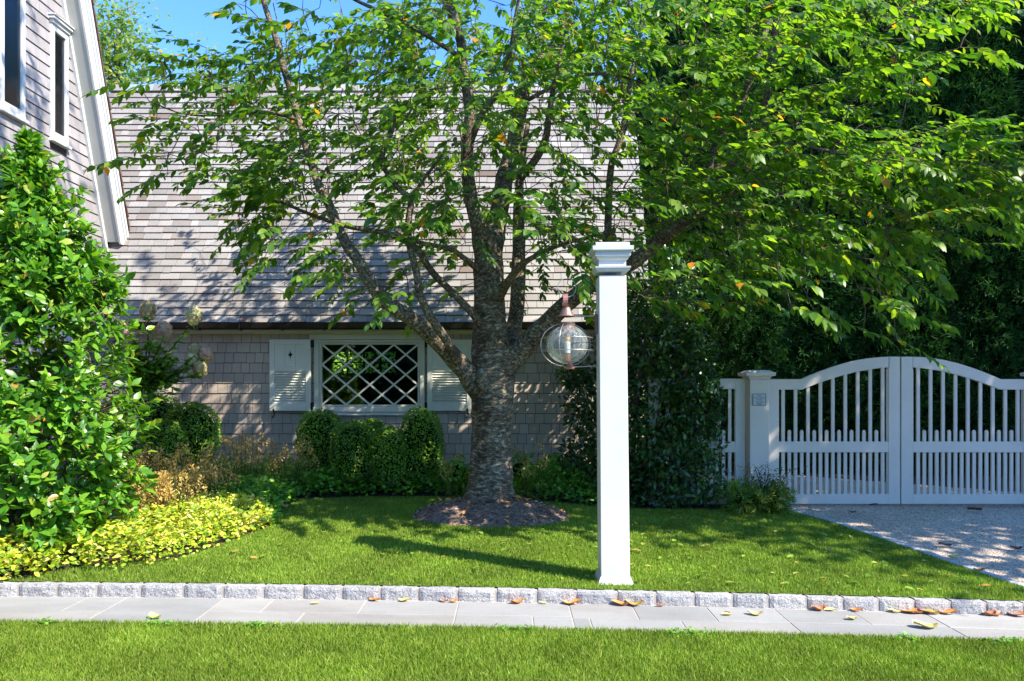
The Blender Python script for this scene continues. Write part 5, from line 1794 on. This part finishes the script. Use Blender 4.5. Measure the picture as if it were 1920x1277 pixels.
cover('green_groundcover', [(380, 962), (500, 975), (515, 990), (525, 958), (565, 935), (700, 930), (880, 931), (885, 903), (800, 906), (600, 900), (480, 900), (400, 925)], 11500, .24, M['pachy_leaf'], .052, 'bright green groundcover between the boxwoods and the lawn', 'groundcover', edge_fall=.3)
cover('green_groundcover', [(955, 925), (990, 938), (1060, 946), (1130, 950), (1140, 915), (1050, 905), (960, 905)], 3600, .30, M['pachy_leaf'], .055, 'green groundcover right of the cherry trunk', 'groundcover', edge_fall=.3)
cover('low_dark_groundcover', [(1180, 957), (1300, 958), (1400, 957), (1470, 956), (1440, 925), (1300, 920), (1190, 920)], 2600, .16, M['holly_leaf'], .05, 'low dark groundcover under the dark shrub and fence', 'groundcover', edge_fall=.2)
cover('mixed_perennials', [(190, 1000), (300, 985), (390, 955), (480, 915), (600, 900), (600, 890), (400, 885), (240, 890), (150, 930)], 7500, .30, M['fern_leaf'], .06, 'tangle of ferny green perennials behind the golden groundcover', 'perennials', kind='fan', up=.5, lw=.9)

def astilbe(px, py, wpx, hpx, Y, label, n=26, tone='astilbe', green=.5):
    b = P(px, py, Y); b.z = zg(b.x, Y)
    t = thing('astilbe', b, label, 'plant', 'tan astilbe plumes')
    sm = MB(); pp, dd, nn_, ll = [], [], [], []
    k = Y / FPX
    topz = (HY - (py - hpx)) * k
    for i in range(n):
        x = b.x + random.gauss(0, .42) * wpx * k * .8; y = Y + random.uniform(-.22, .22)
        h = (topz - b.z) * random.uniform(.62, 1.0)
        base_ = Vector((b.x + (x - b.x) * .5, Y + (y - Y) * .5, b.z)); tp = Vector((x, y, b.z + h))
        sm.tube([base_, base_.lerp(tp, .55) + Vector((0, 0, .02)), tp], [.004, .003, .0015], 3, cap=False)
        m_ = 60
        pl = random.uniform(.14, .24)
        for q in range(m_):
            s_ = random.random() ** .8
            r0 = .075 * (1 - s_) + .008
            a = random.uniform(0, 6.28)
            rr = r0 * random.uniform(.2, 1)
            p = tp + Vector((math.cos(a) * rr, math.sin(a) * rr, -pl * (1 - s_) + rr * .6))
            pp.append(tuple(p)); dd.append((math.cos(a), math.sin(a), .9)); nn_.append((random.gauss(0, 1), random.gauss(0, 1), .5)); ll.append(random.uniform(.016, .034))
    sm.build('stem', M['bark_dark'], t)
    foliage('plume', t, M[tone], *map(np.array, (pp, dd, nn_, ll)), .8, 'rhomb', stuff=True)
    if green:
        m_ = int(350 * green)
        pos = np.array([(b.x + random.gauss(0, .33) * wpx * k, Y + random.uniform(-.2, .2), b.z + random.uniform(.05, .6) * (topz - b.z)) for _ in range(m_)])
        foliage('foliage', t, M['fern_leaf'], pos, unit(m_) * np.array([1, 1, .4]), np.tile([0, -.3, 1.], (m_, 1)) + unit(m_) * .4, rng.uniform(.05, .09, m_), 1.0, 'fan', stuff=True)
astilbe(310, 985, 100, 108, 6.35, 'large tan astilbe clump behind the golden groundcover', 52)
astilbe(240, 1000, 60, 75, 6.1, 'small astilbe clump between the glossy shrub and the golden groundcover', 10)
astilbe(225, 930, 50, 100, 6.8, 'thin astilbe spikes just right of the glossy shrub', 16)
astilbe(455, 905, 90, 92, 8.0, 'brown astilbe clump left of the boxwoods, below the left wall', 22, green=1)
astilbe(535, 900, 90, 90, 8.15, 'brown astilbe clump touching the first boxwood', 20, green=1)
astilbe(375, 915, 90, 85, 7.9, 'brown astilbe clump in front of the round boxwood beside the hydrangea', 14, green=1.4)
astilbe(400, 935, 80, 75, 7.3, 'golden astilbe tuft above the green groundcover, left of the lawn bay', 22, green=1)
astilbe(300, 920, 90, 80, 7.2, 'tan astilbe tuft behind the large tan clump', 22, green=1)
astilbe(990, 915, 50, 90, 7.9, 'pale astilbe spikes right of the cherry trunk', 8)
astilbe(860, 905, 40, 60, 8.3, 'yellowing astilbe tuft left of the cherry trunk', 7, green=1)

# low leafy plants either side of the trunk
bush('leafy_perennial', 860, 855, 915, 50, 8.2, M['hyd_leaf'], .06, 260, 'pale green leafy plant left of the cherry trunk', 'plant', kind='leaf', amp=.3, loose=.3, core=.45)
bush('leafy_perennial', 972, 850, 915, 52, 7.9, M['hyd_leaf'], .06, 280, 'yellow green leafy plant tucked behind the right side of the trunk', 'plant', kind='leaf', amp=.3, loose=.3, core=.45)

# nandina and fern by the gate post
nd = thing('nandina', P(1435, 955, 7.4), 'wispy nandina with reddish tips in front of the gate post', 'shrub')
mb = MB(); pp, dd, nn_, ll = [], [], [], []
for k in range(13):
    a = P(1435 + random.uniform(-14, 14), 952, 7.42); b = P(1438 + random.gauss(0, 26), random.uniform(868, 905), 7.4 + random.uniform(-.2, .15))
    sp, ss = smooth_path([a, a.lerp(b, .5) + Vector((0, 0, .04)), b], [.006, .004, .002], 4); mb.tube(sp, ss, 5)
    for q in range(46):
        c = sp[random.randint(3, len(sp) - 1)]
        o_ = Vector((random.gauss(0, .07), random.gauss(0, .06), random.gauss(0, .025)))
        pp.append(tuple(c + o_)); dd.append((o_.x + random.gauss(0, .02), o_.y, -.03)); nn_.append((random.gauss(0, .3), random.gauss(0, .3), 1)); ll.append(random.uniform(.022, .045))
mb.build('stem', M['bark_dark'], nd)
foliage('foliage', nd, M['nandina_leaf'], *map(np.array, (pp, dd, nn_, ll)), .8, 'rhomb', stuff=True)
bush('fern', 1395, 905, 962, 84, 7.35, M['fern_leaf'], .09, 420, 'low ferny clump at the foot of the fence', 'plant', kind='fan', amp=.3, loose=.3, power=2, core=.45)
bush('fern', 1452, 912, 958, 60, 7.3, M['fern_leaf'], .085, 300, 'small dark fern beside the driveway corner', 'plant', kind='fan', amp=.3, loose=.3, power=2, core=.45)

# ================================================================== BACKGROUND TREES
def arb_mesh(seed, n, h, rad):
    r_ = np.random.default_rng(seed)
    z = h * (1 - np.sqrt(1 - r_.uniform(0, .995, n)) ) if False else h * r_.uniform(0.0, 1, n) ** 1.15
    prof_ = rad * (np.clip(1 - z / h, 0, 1) ** .65) * (1 - .25 * np.exp(-z / .5))
    a = r_.uniform(0, 2 * np.pi, n)
    lump = np.array([1 + .22 * mnoise.noise(Vector((math.cos(q) * 1.8, math.sin(q) * 1.8, w * 1.3 + seed))) + .14 * mnoise.noise(Vector((math.cos(q) * 5, math.sin(q) * 5, w * 4 + seed))) for q, w in zip(a, z)])
    rr = prof_ * lump * (1 - np.abs(r_.normal(0, .07, n)))
    pos = np.c_[np.cos(a) * rr, np.sin(a) * rr, z]
    D = np.c_[np.cos(a), np.sin(a), np.full(n, -.1)] + r_.normal(size=(n, 3)) * .65
    N = np.c_[-np.sin(a), np.cos(a), np.zeros(n)] + r_.normal(size=(n, 3)) * .6
    return scatter(pos, D, N, r_.uniform(.08, .17, n), 1.0, 'fan')
V, F = arb_mesh(3, 42000, 11.0, 1.45)
crown_me = np_mesh('crown', V, F, M['arb_leaf'])
vs = MB(); vs.lathe((0, 0, 0), [(.6, .05), (.85, .8), (.88, 2.5), (.8, 4.5), (.6, 7), (.3, 9.4), (.01, 10.5)], 14)
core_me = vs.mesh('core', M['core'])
tr = MB(); tr.tube([(0, 0, -.1), (0, 0, 1.5)], [.12, .08], 8); trunk_me = tr.mesh('trunk', M['bark_dark'])
def arborvitae(x, y, s, rz, label, first=[None]):
    if first[0] is None:
        t = thing('arborvitae', (0, 0, 0), label, 'tree', 'arborvitae screen behind the gate')
        c = link('crown', crown_me, t); c['kind'] = 'stuff'
        link('core', core_me, t)['kind'] = 'stuff'; link('trunk', trunk_me, t)
        first[0] = t
    else:
        t = copy_tree(first[0]); t['label'] = label
    t.matrix_basis = Matrix.Translation((x, y, zg(min(x, 5), y))) @ Matrix.Rotation(rz, 4, 'Z') @ Matrix.Diagonal((s, s, s, 1))
    return t
for x, y, s, rz, lab in (
    (3.05, 11.6, 1.0, .3, 'dark arborvitae right behind the fence panel and plaque post'),
    (4.35, 12.0, 1.08, 1.7, 'arborvitae seen above the left half of the left gate leaf'),
    (5.6, 11.7, .98, 3.1, 'arborvitae rising behind the meeting stiles of the gate'),
    (6.9, 11.9, 1.1, 4.4, 'arborvitae above the right gate leaf'),
    (8.2, 11.5, 1.02, 5.2, 'arborvitae at the far right edge behind the gate'),
    (9.6, 11.9, 1.0, .9, 'last arborvitae of the screen, mostly outside the picture'),
    (3.7, 13.9, 1.15, 1.2, 'arborvitae of the second row behind the left gate leaf'),
    (5.9, 14.0, 1.2, 2.7, 'arborvitae of the second row behind the middle of the gate'),
    (8.1, 13.8, 1.15, 5.0, 'arborvitae of the second row behind the right gate leaf'),
    (2.35, 13.4, .62, 2.2, 'shorter arborvitae between the cottage gable and the tall screen')):
    arborvitae(x, y, s, rz, lab)

def loose_tree(name, x, y, h, rad, m, n, leafsz, label, group=None, z0=.2, kind='oval', spread=1.0, thin=False):
    base_ = Vector((x, y, -1.25))
    t = thing(name, base_, label, 'tree', group)
    mb = MB()
    sp, ss = smooth_path([base_, base_ + Vector((.1, 0, h * .35)), base_ + Vector((-.05, .1, h * .75)), base_ + Vector((0, 0, h * .97))], [.12, .09, .05, .01], 5)
    mb.tube(sp, ss, 8)
    cl = []
    nb = 34
    for i in range(nb):
        t_ = random.uniform(z0, 1.0); a = random.uniform(0, 6.28)
        rr = rad * math.sin(math.pi * min(1, max(.08, (t_ - z0) / (1 - z0) * .85 + .12))) * random.uniform(.45, 1.05)
        st_ = base_ + Vector((0, 0, h * (t_ * .8)))
        e = base_ + Vector((math.cos(a) * rr, math.sin(a) * rr, h * t_))
        mb.tube([st_, st_.lerp(e, .5) + Vector((0, 0, .1)), e], [.03, .018, .006], 5, cap=False)
        cl.append(e)
        for j in range(2): cl.append(st_.lerp(e, random.uniform(.4, 1.0)) + Vector((random.gauss(0, .25), random.gauss(0, .25), random.gauss(0, .25))))
    mb.build('trunk', M['bark_dark'], t, smooth=True)
    C_ = np.array([tuple(c) for c in cl])
    pos = C_[rng.integers(0, len(C_), n)] + rng.normal(size=(n, 3)) * np.array([.30, .30, .24]) * spread
    foliage('crown', t, m, pos, unit(n) * np.array([1, 1, .6]) + np.array([0, 0, -.1]), np.tile([0, -.2, 1.], (n, 1)) + unit(n) * .7, leafsz * rng.uniform(.7, 1.3, n), .9, kind, stuff=True)
    return t
loose_tree('background_tree', -9.0, 17.0, 9.7, 1.3, M['pale_leaf'], 9000, .10, 'pale wispy tree in the sky gap beside the steep house roof', z0=.45, spread=1.1)
loose_tree('background_tree', -7.4, 17.5, 9.0, 1.5, M['pale_leaf'], 9000, .10, 'thin yellowing tree above the left end of the cottage ridge', z0=.45, spread=1.1)
loose_tree('background_tree', -5.9, 18.0, 8.4, 1.4, M['pale_leaf'], 8000, .10, 'low pale tree just above the ridge left of the main branches', z0=.5)
loose_tree('background_tree', -4.3, 18.0, 8.9, 1.2, M['mid_leaf'], 8500, .12, 'green tree beyond the ridge in the middle of the sky gap', z0=.35)
loose_tree('background_tree', -1.2, 18.5, 9.3, 1.8, M['mid_leaf'], 7500, .13, 'green tree beyond the ridge behind the two leaders of the cherry', z0=.3)
loose_tree('background_tree', 1.2, 18.0, 9.6, 1.9, M['pale_leaf'], 7500, .13, 'pale tree beyond the right half of the ridge', z0=.3)
loose_tree('background_tree', 3.3, 16.5, 9.8, 1.9, M['mid_leaf'], 9000, .13, 'bushy green tree beyond the cottage gable end', z0=.15)
loose_tree('background_tree', 1.0, 15.5, 4.2, 1.7, M['mid_leaf'], 6500, .11, 'low green tree behind the right corner of the cottage', z0=.1)
loose_tree('background_tree', -11.2, 16.0, 6.8, 1.7, M['mid_leaf'], 4000, .12, 'background tree hidden low behind the house rake', z0=.2)

# sunlit hedge seen through both windows of the cottage
hd_ = []
n = 22000
pos = np.c_[rng.uniform(-6.5, 1.0, n), 14.6 + rng.normal(0, .16, n), rng.uniform(-1.2, 1.9, n)]
hedge = thing('privet_hedge', (-2.8, 14.8, -1.25), 'bright green hedge glimpsed through the lattice window', 'hedge')
M['hedge_leaf'] = leaf_mat('bright_hedge_leaf', [(0, (.16, .38, .03)), (.5, (.32, .58, .06)), (1, (.60, .76, .20))], rough=.5, trans=.4)
foliage('foliage', hedge, M['hedge_leaf'], pos, unit(n), np.tile([.3, -1, .7], (n, 1)) + unit(n) * .6, rng.uniform(.04, .09, n), 1.1, 'leaf', stuff=True)
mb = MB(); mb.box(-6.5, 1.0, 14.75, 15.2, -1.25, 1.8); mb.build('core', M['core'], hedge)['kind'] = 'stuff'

# street-side trees out of the picture to the right: their shade falls over gate, gravel and the right of the lawn
def shade_tree(x, y, h, rad, zc, n, label):
    base_ = Vector((x, y, -1.4))
    t = thing('shade_tree', base_, label, 'tree', 'roadside shade trees')
    mb = MB(); mb.tube(*smooth_path([base_, base_ + Vector((.1, 0, h * .4)), base_ + Vector((0, .1, h * .9))], [.24, .17, .04], 6), 10, wob=.1)
    cl = []
    for i in range(60):
        v = Vector((random.gauss(0, 1), random.gauss(0, 1), random.gauss(0, 1))).normalized() * random.uniform(.45, 1.0)
        e = Vector((x + v.x * rad, y + v.y * rad, zc + v.z * rad * .85))
        st_ = base_ + Vector((0, 0, min(h * .85, max(1.8, (e.z + 1.4) * .7))))
        mb.tube([st_, st_.lerp(e, .5) + Vector((0, 0, .15)), e], [.06, .035, .01], 5, cap=False); cl.append(tuple(e))
    mb.build('trunk', M['bark_dark'], t, smooth=True)
    C_ = np.array(cl)
    pos = C_[rng.integers(0, len(C_), n)] + rng.normal(size=(n, 3)) * .42
    foliage('crown', t, M['mid_leaf'], pos, unit(n), np.tile([0, 0, 1.], (n, 1)) + unit(n) * .7, .17 * rng.uniform(.7, 1.3, n), 1.0, 'oval', stuff=True)
shade_tree(8.6, 5.0, 8.5, 2.9, 4.6, 9500, 'shade tree beside the driveway, outside the picture')
shade_tree(12.2, 6.6, 9.5, 3.0, 5.4, 5000, 'farther shade tree beyond the driveway, outside the picture')

# ================================================================== FALLEN LEAVES
def fallen(px, py, w, m, label, curl=.25, rot=None, tilt=0.0):
    low = py > 1104 + (px / 1920) * 26
    g = G(px, py, low=True) if low else G(px, py)
    if low and g.y > CURB_F - .025: g.y = CURB_F - .025; g.x = (px - CX) * g.y / FPX
    z = (z_path(g.x) + .003) if low else zg(g.x, g.y) + .03
    if 1000 < py < 1115: z = zg(g.x, g.y) + .022
    L_ = w * g.y / FPX
    vs = []; fs = []
    nx_, ny_ = 9, 5
    for i in range(nx_):
        t = i / (nx_ - 1)
        hw = .30 * math.sin(math.pi * min(1, t * .93 + .05)) ** .8 * L_
        for j in range(ny_):
            s_ = j / (ny_ - 1) * 2 - 1
            zz_ = L_ * (curl * (s_ * s_) * .5 + .12 * math.sin(t * 5 + px) * .5 + .06 + curl * .35 * (2 * t - 1) ** 2)
            vs.append(((t - .5) * L_, s_ * hw, zz_))
    for i in range(nx_ - 1):
        for j in range(ny_ - 1):
            fs.append((i * ny_ + j, (i + 1) * ny_ + j, (i + 1) * ny_ + j + 1, i * ny_ + j + 1))
    fs = [tuple(f) for f in fs]
    me = bpy.data.meshes.new('fallen_leaf'); me.from_pydata(vs, [], fs); me.materials.append(m)
    me.polygons.foreach_set('use_smooth', [True] * len(fs))
    o = link('fallen_leaf', me)
    a = rot if rot is not None else random.uniform(-.5, .5)
    zmin = min(v[2] for v in vs)
    o.matrix_basis = Matrix.Translation((g.x, g.y, z - zmin)) @ Matrix.Rotation(a, 4, 'Z') @ Matrix.Rotation(tilt, 4, 'X')
    tag(o, label, 'leaf', 'fallen leaves on the path')
O_, RU, YE, GR, BR = M['leaf_orange'], M['leaf_rust'], M['leaf_yellow'], M['leaf_green_red'], M['leaf_brown']
for a in (
    (291, 1160, 30, YE, 'single tan leaf at the grass edge in the left half of the path'),
    (590, 1133, 16, YE, 'small pale leaf in the middle of a slab left of centre'),
    (702, 1120, 22, O_, 'thin orange leaf against the kerb left of the tree shadow'),
    (832, 1120, 16, RU, 'rusty leaf, left one of the pair at the kerb below the trunk'),
    (851, 1121, 18, O_, 'orange leaf, right one of the pair at the kerb below the trunk'),
    (758, 1123, 22, YE, 'flat pale leaf at the kerb between two orange ones'),
    (970, 1123, 28, O_, 'orange leaf at the kerb left of the lamp post'),
    (1018, 1132, 16, YE, 'small beige leaf on the path below the lantern'),
    (1072, 1128, 34, O_, 'long orange leaf beside the rust stain at the kerb'),
    (1163, 1126, 30, O_, 'orange leaf touching the red and green one'),
    (1190, 1125, 34, GR, 'red and green leaf at the kerb right below the lamp post'),
    (1238, 1131, 18, RU, 'little rusty leaf at the kerb, first right of the red and green one'),
    (1363, 1150, 12, BR, 'tiny brown leaf on the slab'),
    (1363, 1154, 20, YE, 'thin cream leaf beside the tiny brown one'),
    (1416, 1154, 28, YE, 'pale yellow leaf alone on the right half of the path'),
    (1535, 1140, 30, O_, 'tan orange leaf at the kerb where the leaf litter begins'),
    (1557, 1143, 22, YE, 'pale leaf next to the first litter leaf at the kerb'),
    (1606, 1140, 22, O_, 'bright orange leaf standing alone in the kerb litter'),
    (1597, 1162, 22, YE, 'beige leaf in the middle of the path at right'),
    (1678, 1142, 22, YE, 'cream coloured leaf just left of the orange heap'),
    (1708, 1139, 40, O_, 'largest orange leaf of the kerb heap'),
    (1740, 1141, 38, GR, 'mottled red and orange leaf in the kerb heap'),
    (1776, 1141, 34, O_, 'orange leaf at the right end of the kerb heap'),
    (1735, 1178, 44, YE, 'torn beige leaf near the grass on the right of the path'),
    (1856, 1142, 30, RU, 'rust brown leaf in the shade at the kerb'),
    (1870, 1140, 24, RU, 'upright rust brown leaf beside the shaded one'),
    (1908, 1140, 36, RU, 'curled red brown leaf at the right edge of the path')):
    fallen(*a)
GRV = 'fallen leaves on the gravel'
for px, py, w, m, lab in ((1772, 1028, 22, BR, 'dark curled leaf in the middle of the gravel'), (1638, 953, 16, BR, 'dark leaf on the gravel under the meeting of the gates'), (1598, 967, 14, BR, 'small dark leaf on the gravel left of centre'),
                          (1828, 963, 34, BR, 'long dark leaf on the gravel below the right gate leaf'), (1905, 1035, 24, BR, 'dark leaf near the right edge of the gravel'), (1788, 1051, 24, YE, 'yellowish leaf on the gravel near the edging'), (1838, 1076, 22, O_, 'orange leaf on the driveway edging')):
    g = G(px, py); fallen(px, py, w, m, lab)
# leaves lying in the grass and on the mulch
n = 300
pp = []
while len(pp) < n:
    x = random.uniform(-3, 3.2); y = random.uniform(4.8, 7.4)
    if in_lawn(x, y) and (random.random() < (.25 + .75 * sst(-.8, 1.4, x))) and mound_h(x, y) <= 0:
        pp.append((x, y, zg(x, y) + random.uniform(.018, .035)))
pp = np.array(pp)
V, F = scatter(pp, unit(n) * np.array([1, 1, .12]), np.tile([0, 0, 1.], (n, 1)) + unit(n) * .25, rng.uniform(.04, .08, n), 1.1, 'leaf')
M['lawn_leaf'] = leaf_mat('leaf_in_grass', [(0, (.10, .22, .02)), (.6, (.22, .34, .04)), (.9, (.40, .42, .08)), (1, (.45, .25, .06))], rough=.5, trans=.2)
tag(link('lawn_leaves', np_mesh('lawn_leaves', V, F, M['lawn_leaf'])), 'scattered green and yellow leaves lying in the lawn grass', 'leaves', kind='stuff')
n = 46
th = rng.uniform(0, 2 * np.pi, n); rr = np.sqrt(rng.uniform(0, 1, n)) * .95
px_ = mound_c[0] + np.cos(th) * rr * mound_r[0]; py2 = mound_c[1] + np.sin(th) * rr * mound_r[1]
pz_ = np.array([zg(a, b) + .17 * max(0, 1 - c * c) ** .8 + .03 for a, b, c in zip(px_, py2, rr)])
V, F = scatter(np.c_[px_, py2, pz_], unit(n) * np.array([1, 1, .2]), np.tile([0, 0, 1.], (n, 1)) + unit(n) * .35, rng.uniform(.05, .09, n), 1.1, 'leaf')
tag(link('mound_leaves', np_mesh('mound_leaves', V, F, M['leaf_orange'])), 'orange leaves fallen on the mulch mound', 'leaves', kind='stuff')

# ---- the far side of the street: trees behind the viewer, seen only as reflections in the glass
n = 60000
x = rng.uniform(-40, 40, n); hmax = np.array([6.6 + 2.4 * mnoise.noise(Vector((q * .22, 0, 0))) + 1.0 * mnoise.noise(Vector((q * .9, 3, 0))) for q in x])
pos = np.c_[x, -21 + rng.normal(0, .8, n), -1.4 + hmax * rng.uniform(0, 1, n) ** .8]
far = link('far_treeline', np_mesh('far_treeline', *scatter(pos, unit(n), unit(n) * .7 + np.array([0, .8, .6]), rng.uniform(.18, .38, n), 1.2, 'oval'), M['holly_leaf']))
tag(far, 'dense line of trees across the street, outside the picture', 'trees', kind='stuff')

cl = []
for px, w_ in ((300, .05), (482, .05), (960, .04), (1255, .03), (1300, .04), (1870, .06), (90, .03), (1690, .04)):
    x0 = (px - CX) * FRONT_E / FPX
    for i in range(int(900 * w_)):
        cl.append((x0 + random.gauss(0, w_), FRONT_E - .03 + random.gauss(0, .022), z_path(x0) + random.uniform(.005, .035)))
cl = np.array(cl); n = len(cl)
tag(link('clover', np_mesh('clover', *scatter(cl, unit(n) * np.array([1, 1, .3]), np.tile([0, -.2, 1.], (n, 1)) + unit(n) * .3, rng.uniform(.012, .022, n), 1.6, 'oval'), M['pachy_leaf'])), 'little clover tufts at the edge of the front grass', 'clover', kind='stuff')

mb = MB(); mb.box(-42, 42, -23.2, -22.4, -1.5, 5.2)  # solid block added so the glass mirrors no sky between the trees
c_ = mb.build('treeline_sky_block', M['core']); tag(c_, 'unseen dark block added behind the tree line to close sky gaps in reflections', 'hedge', kind='stuff')
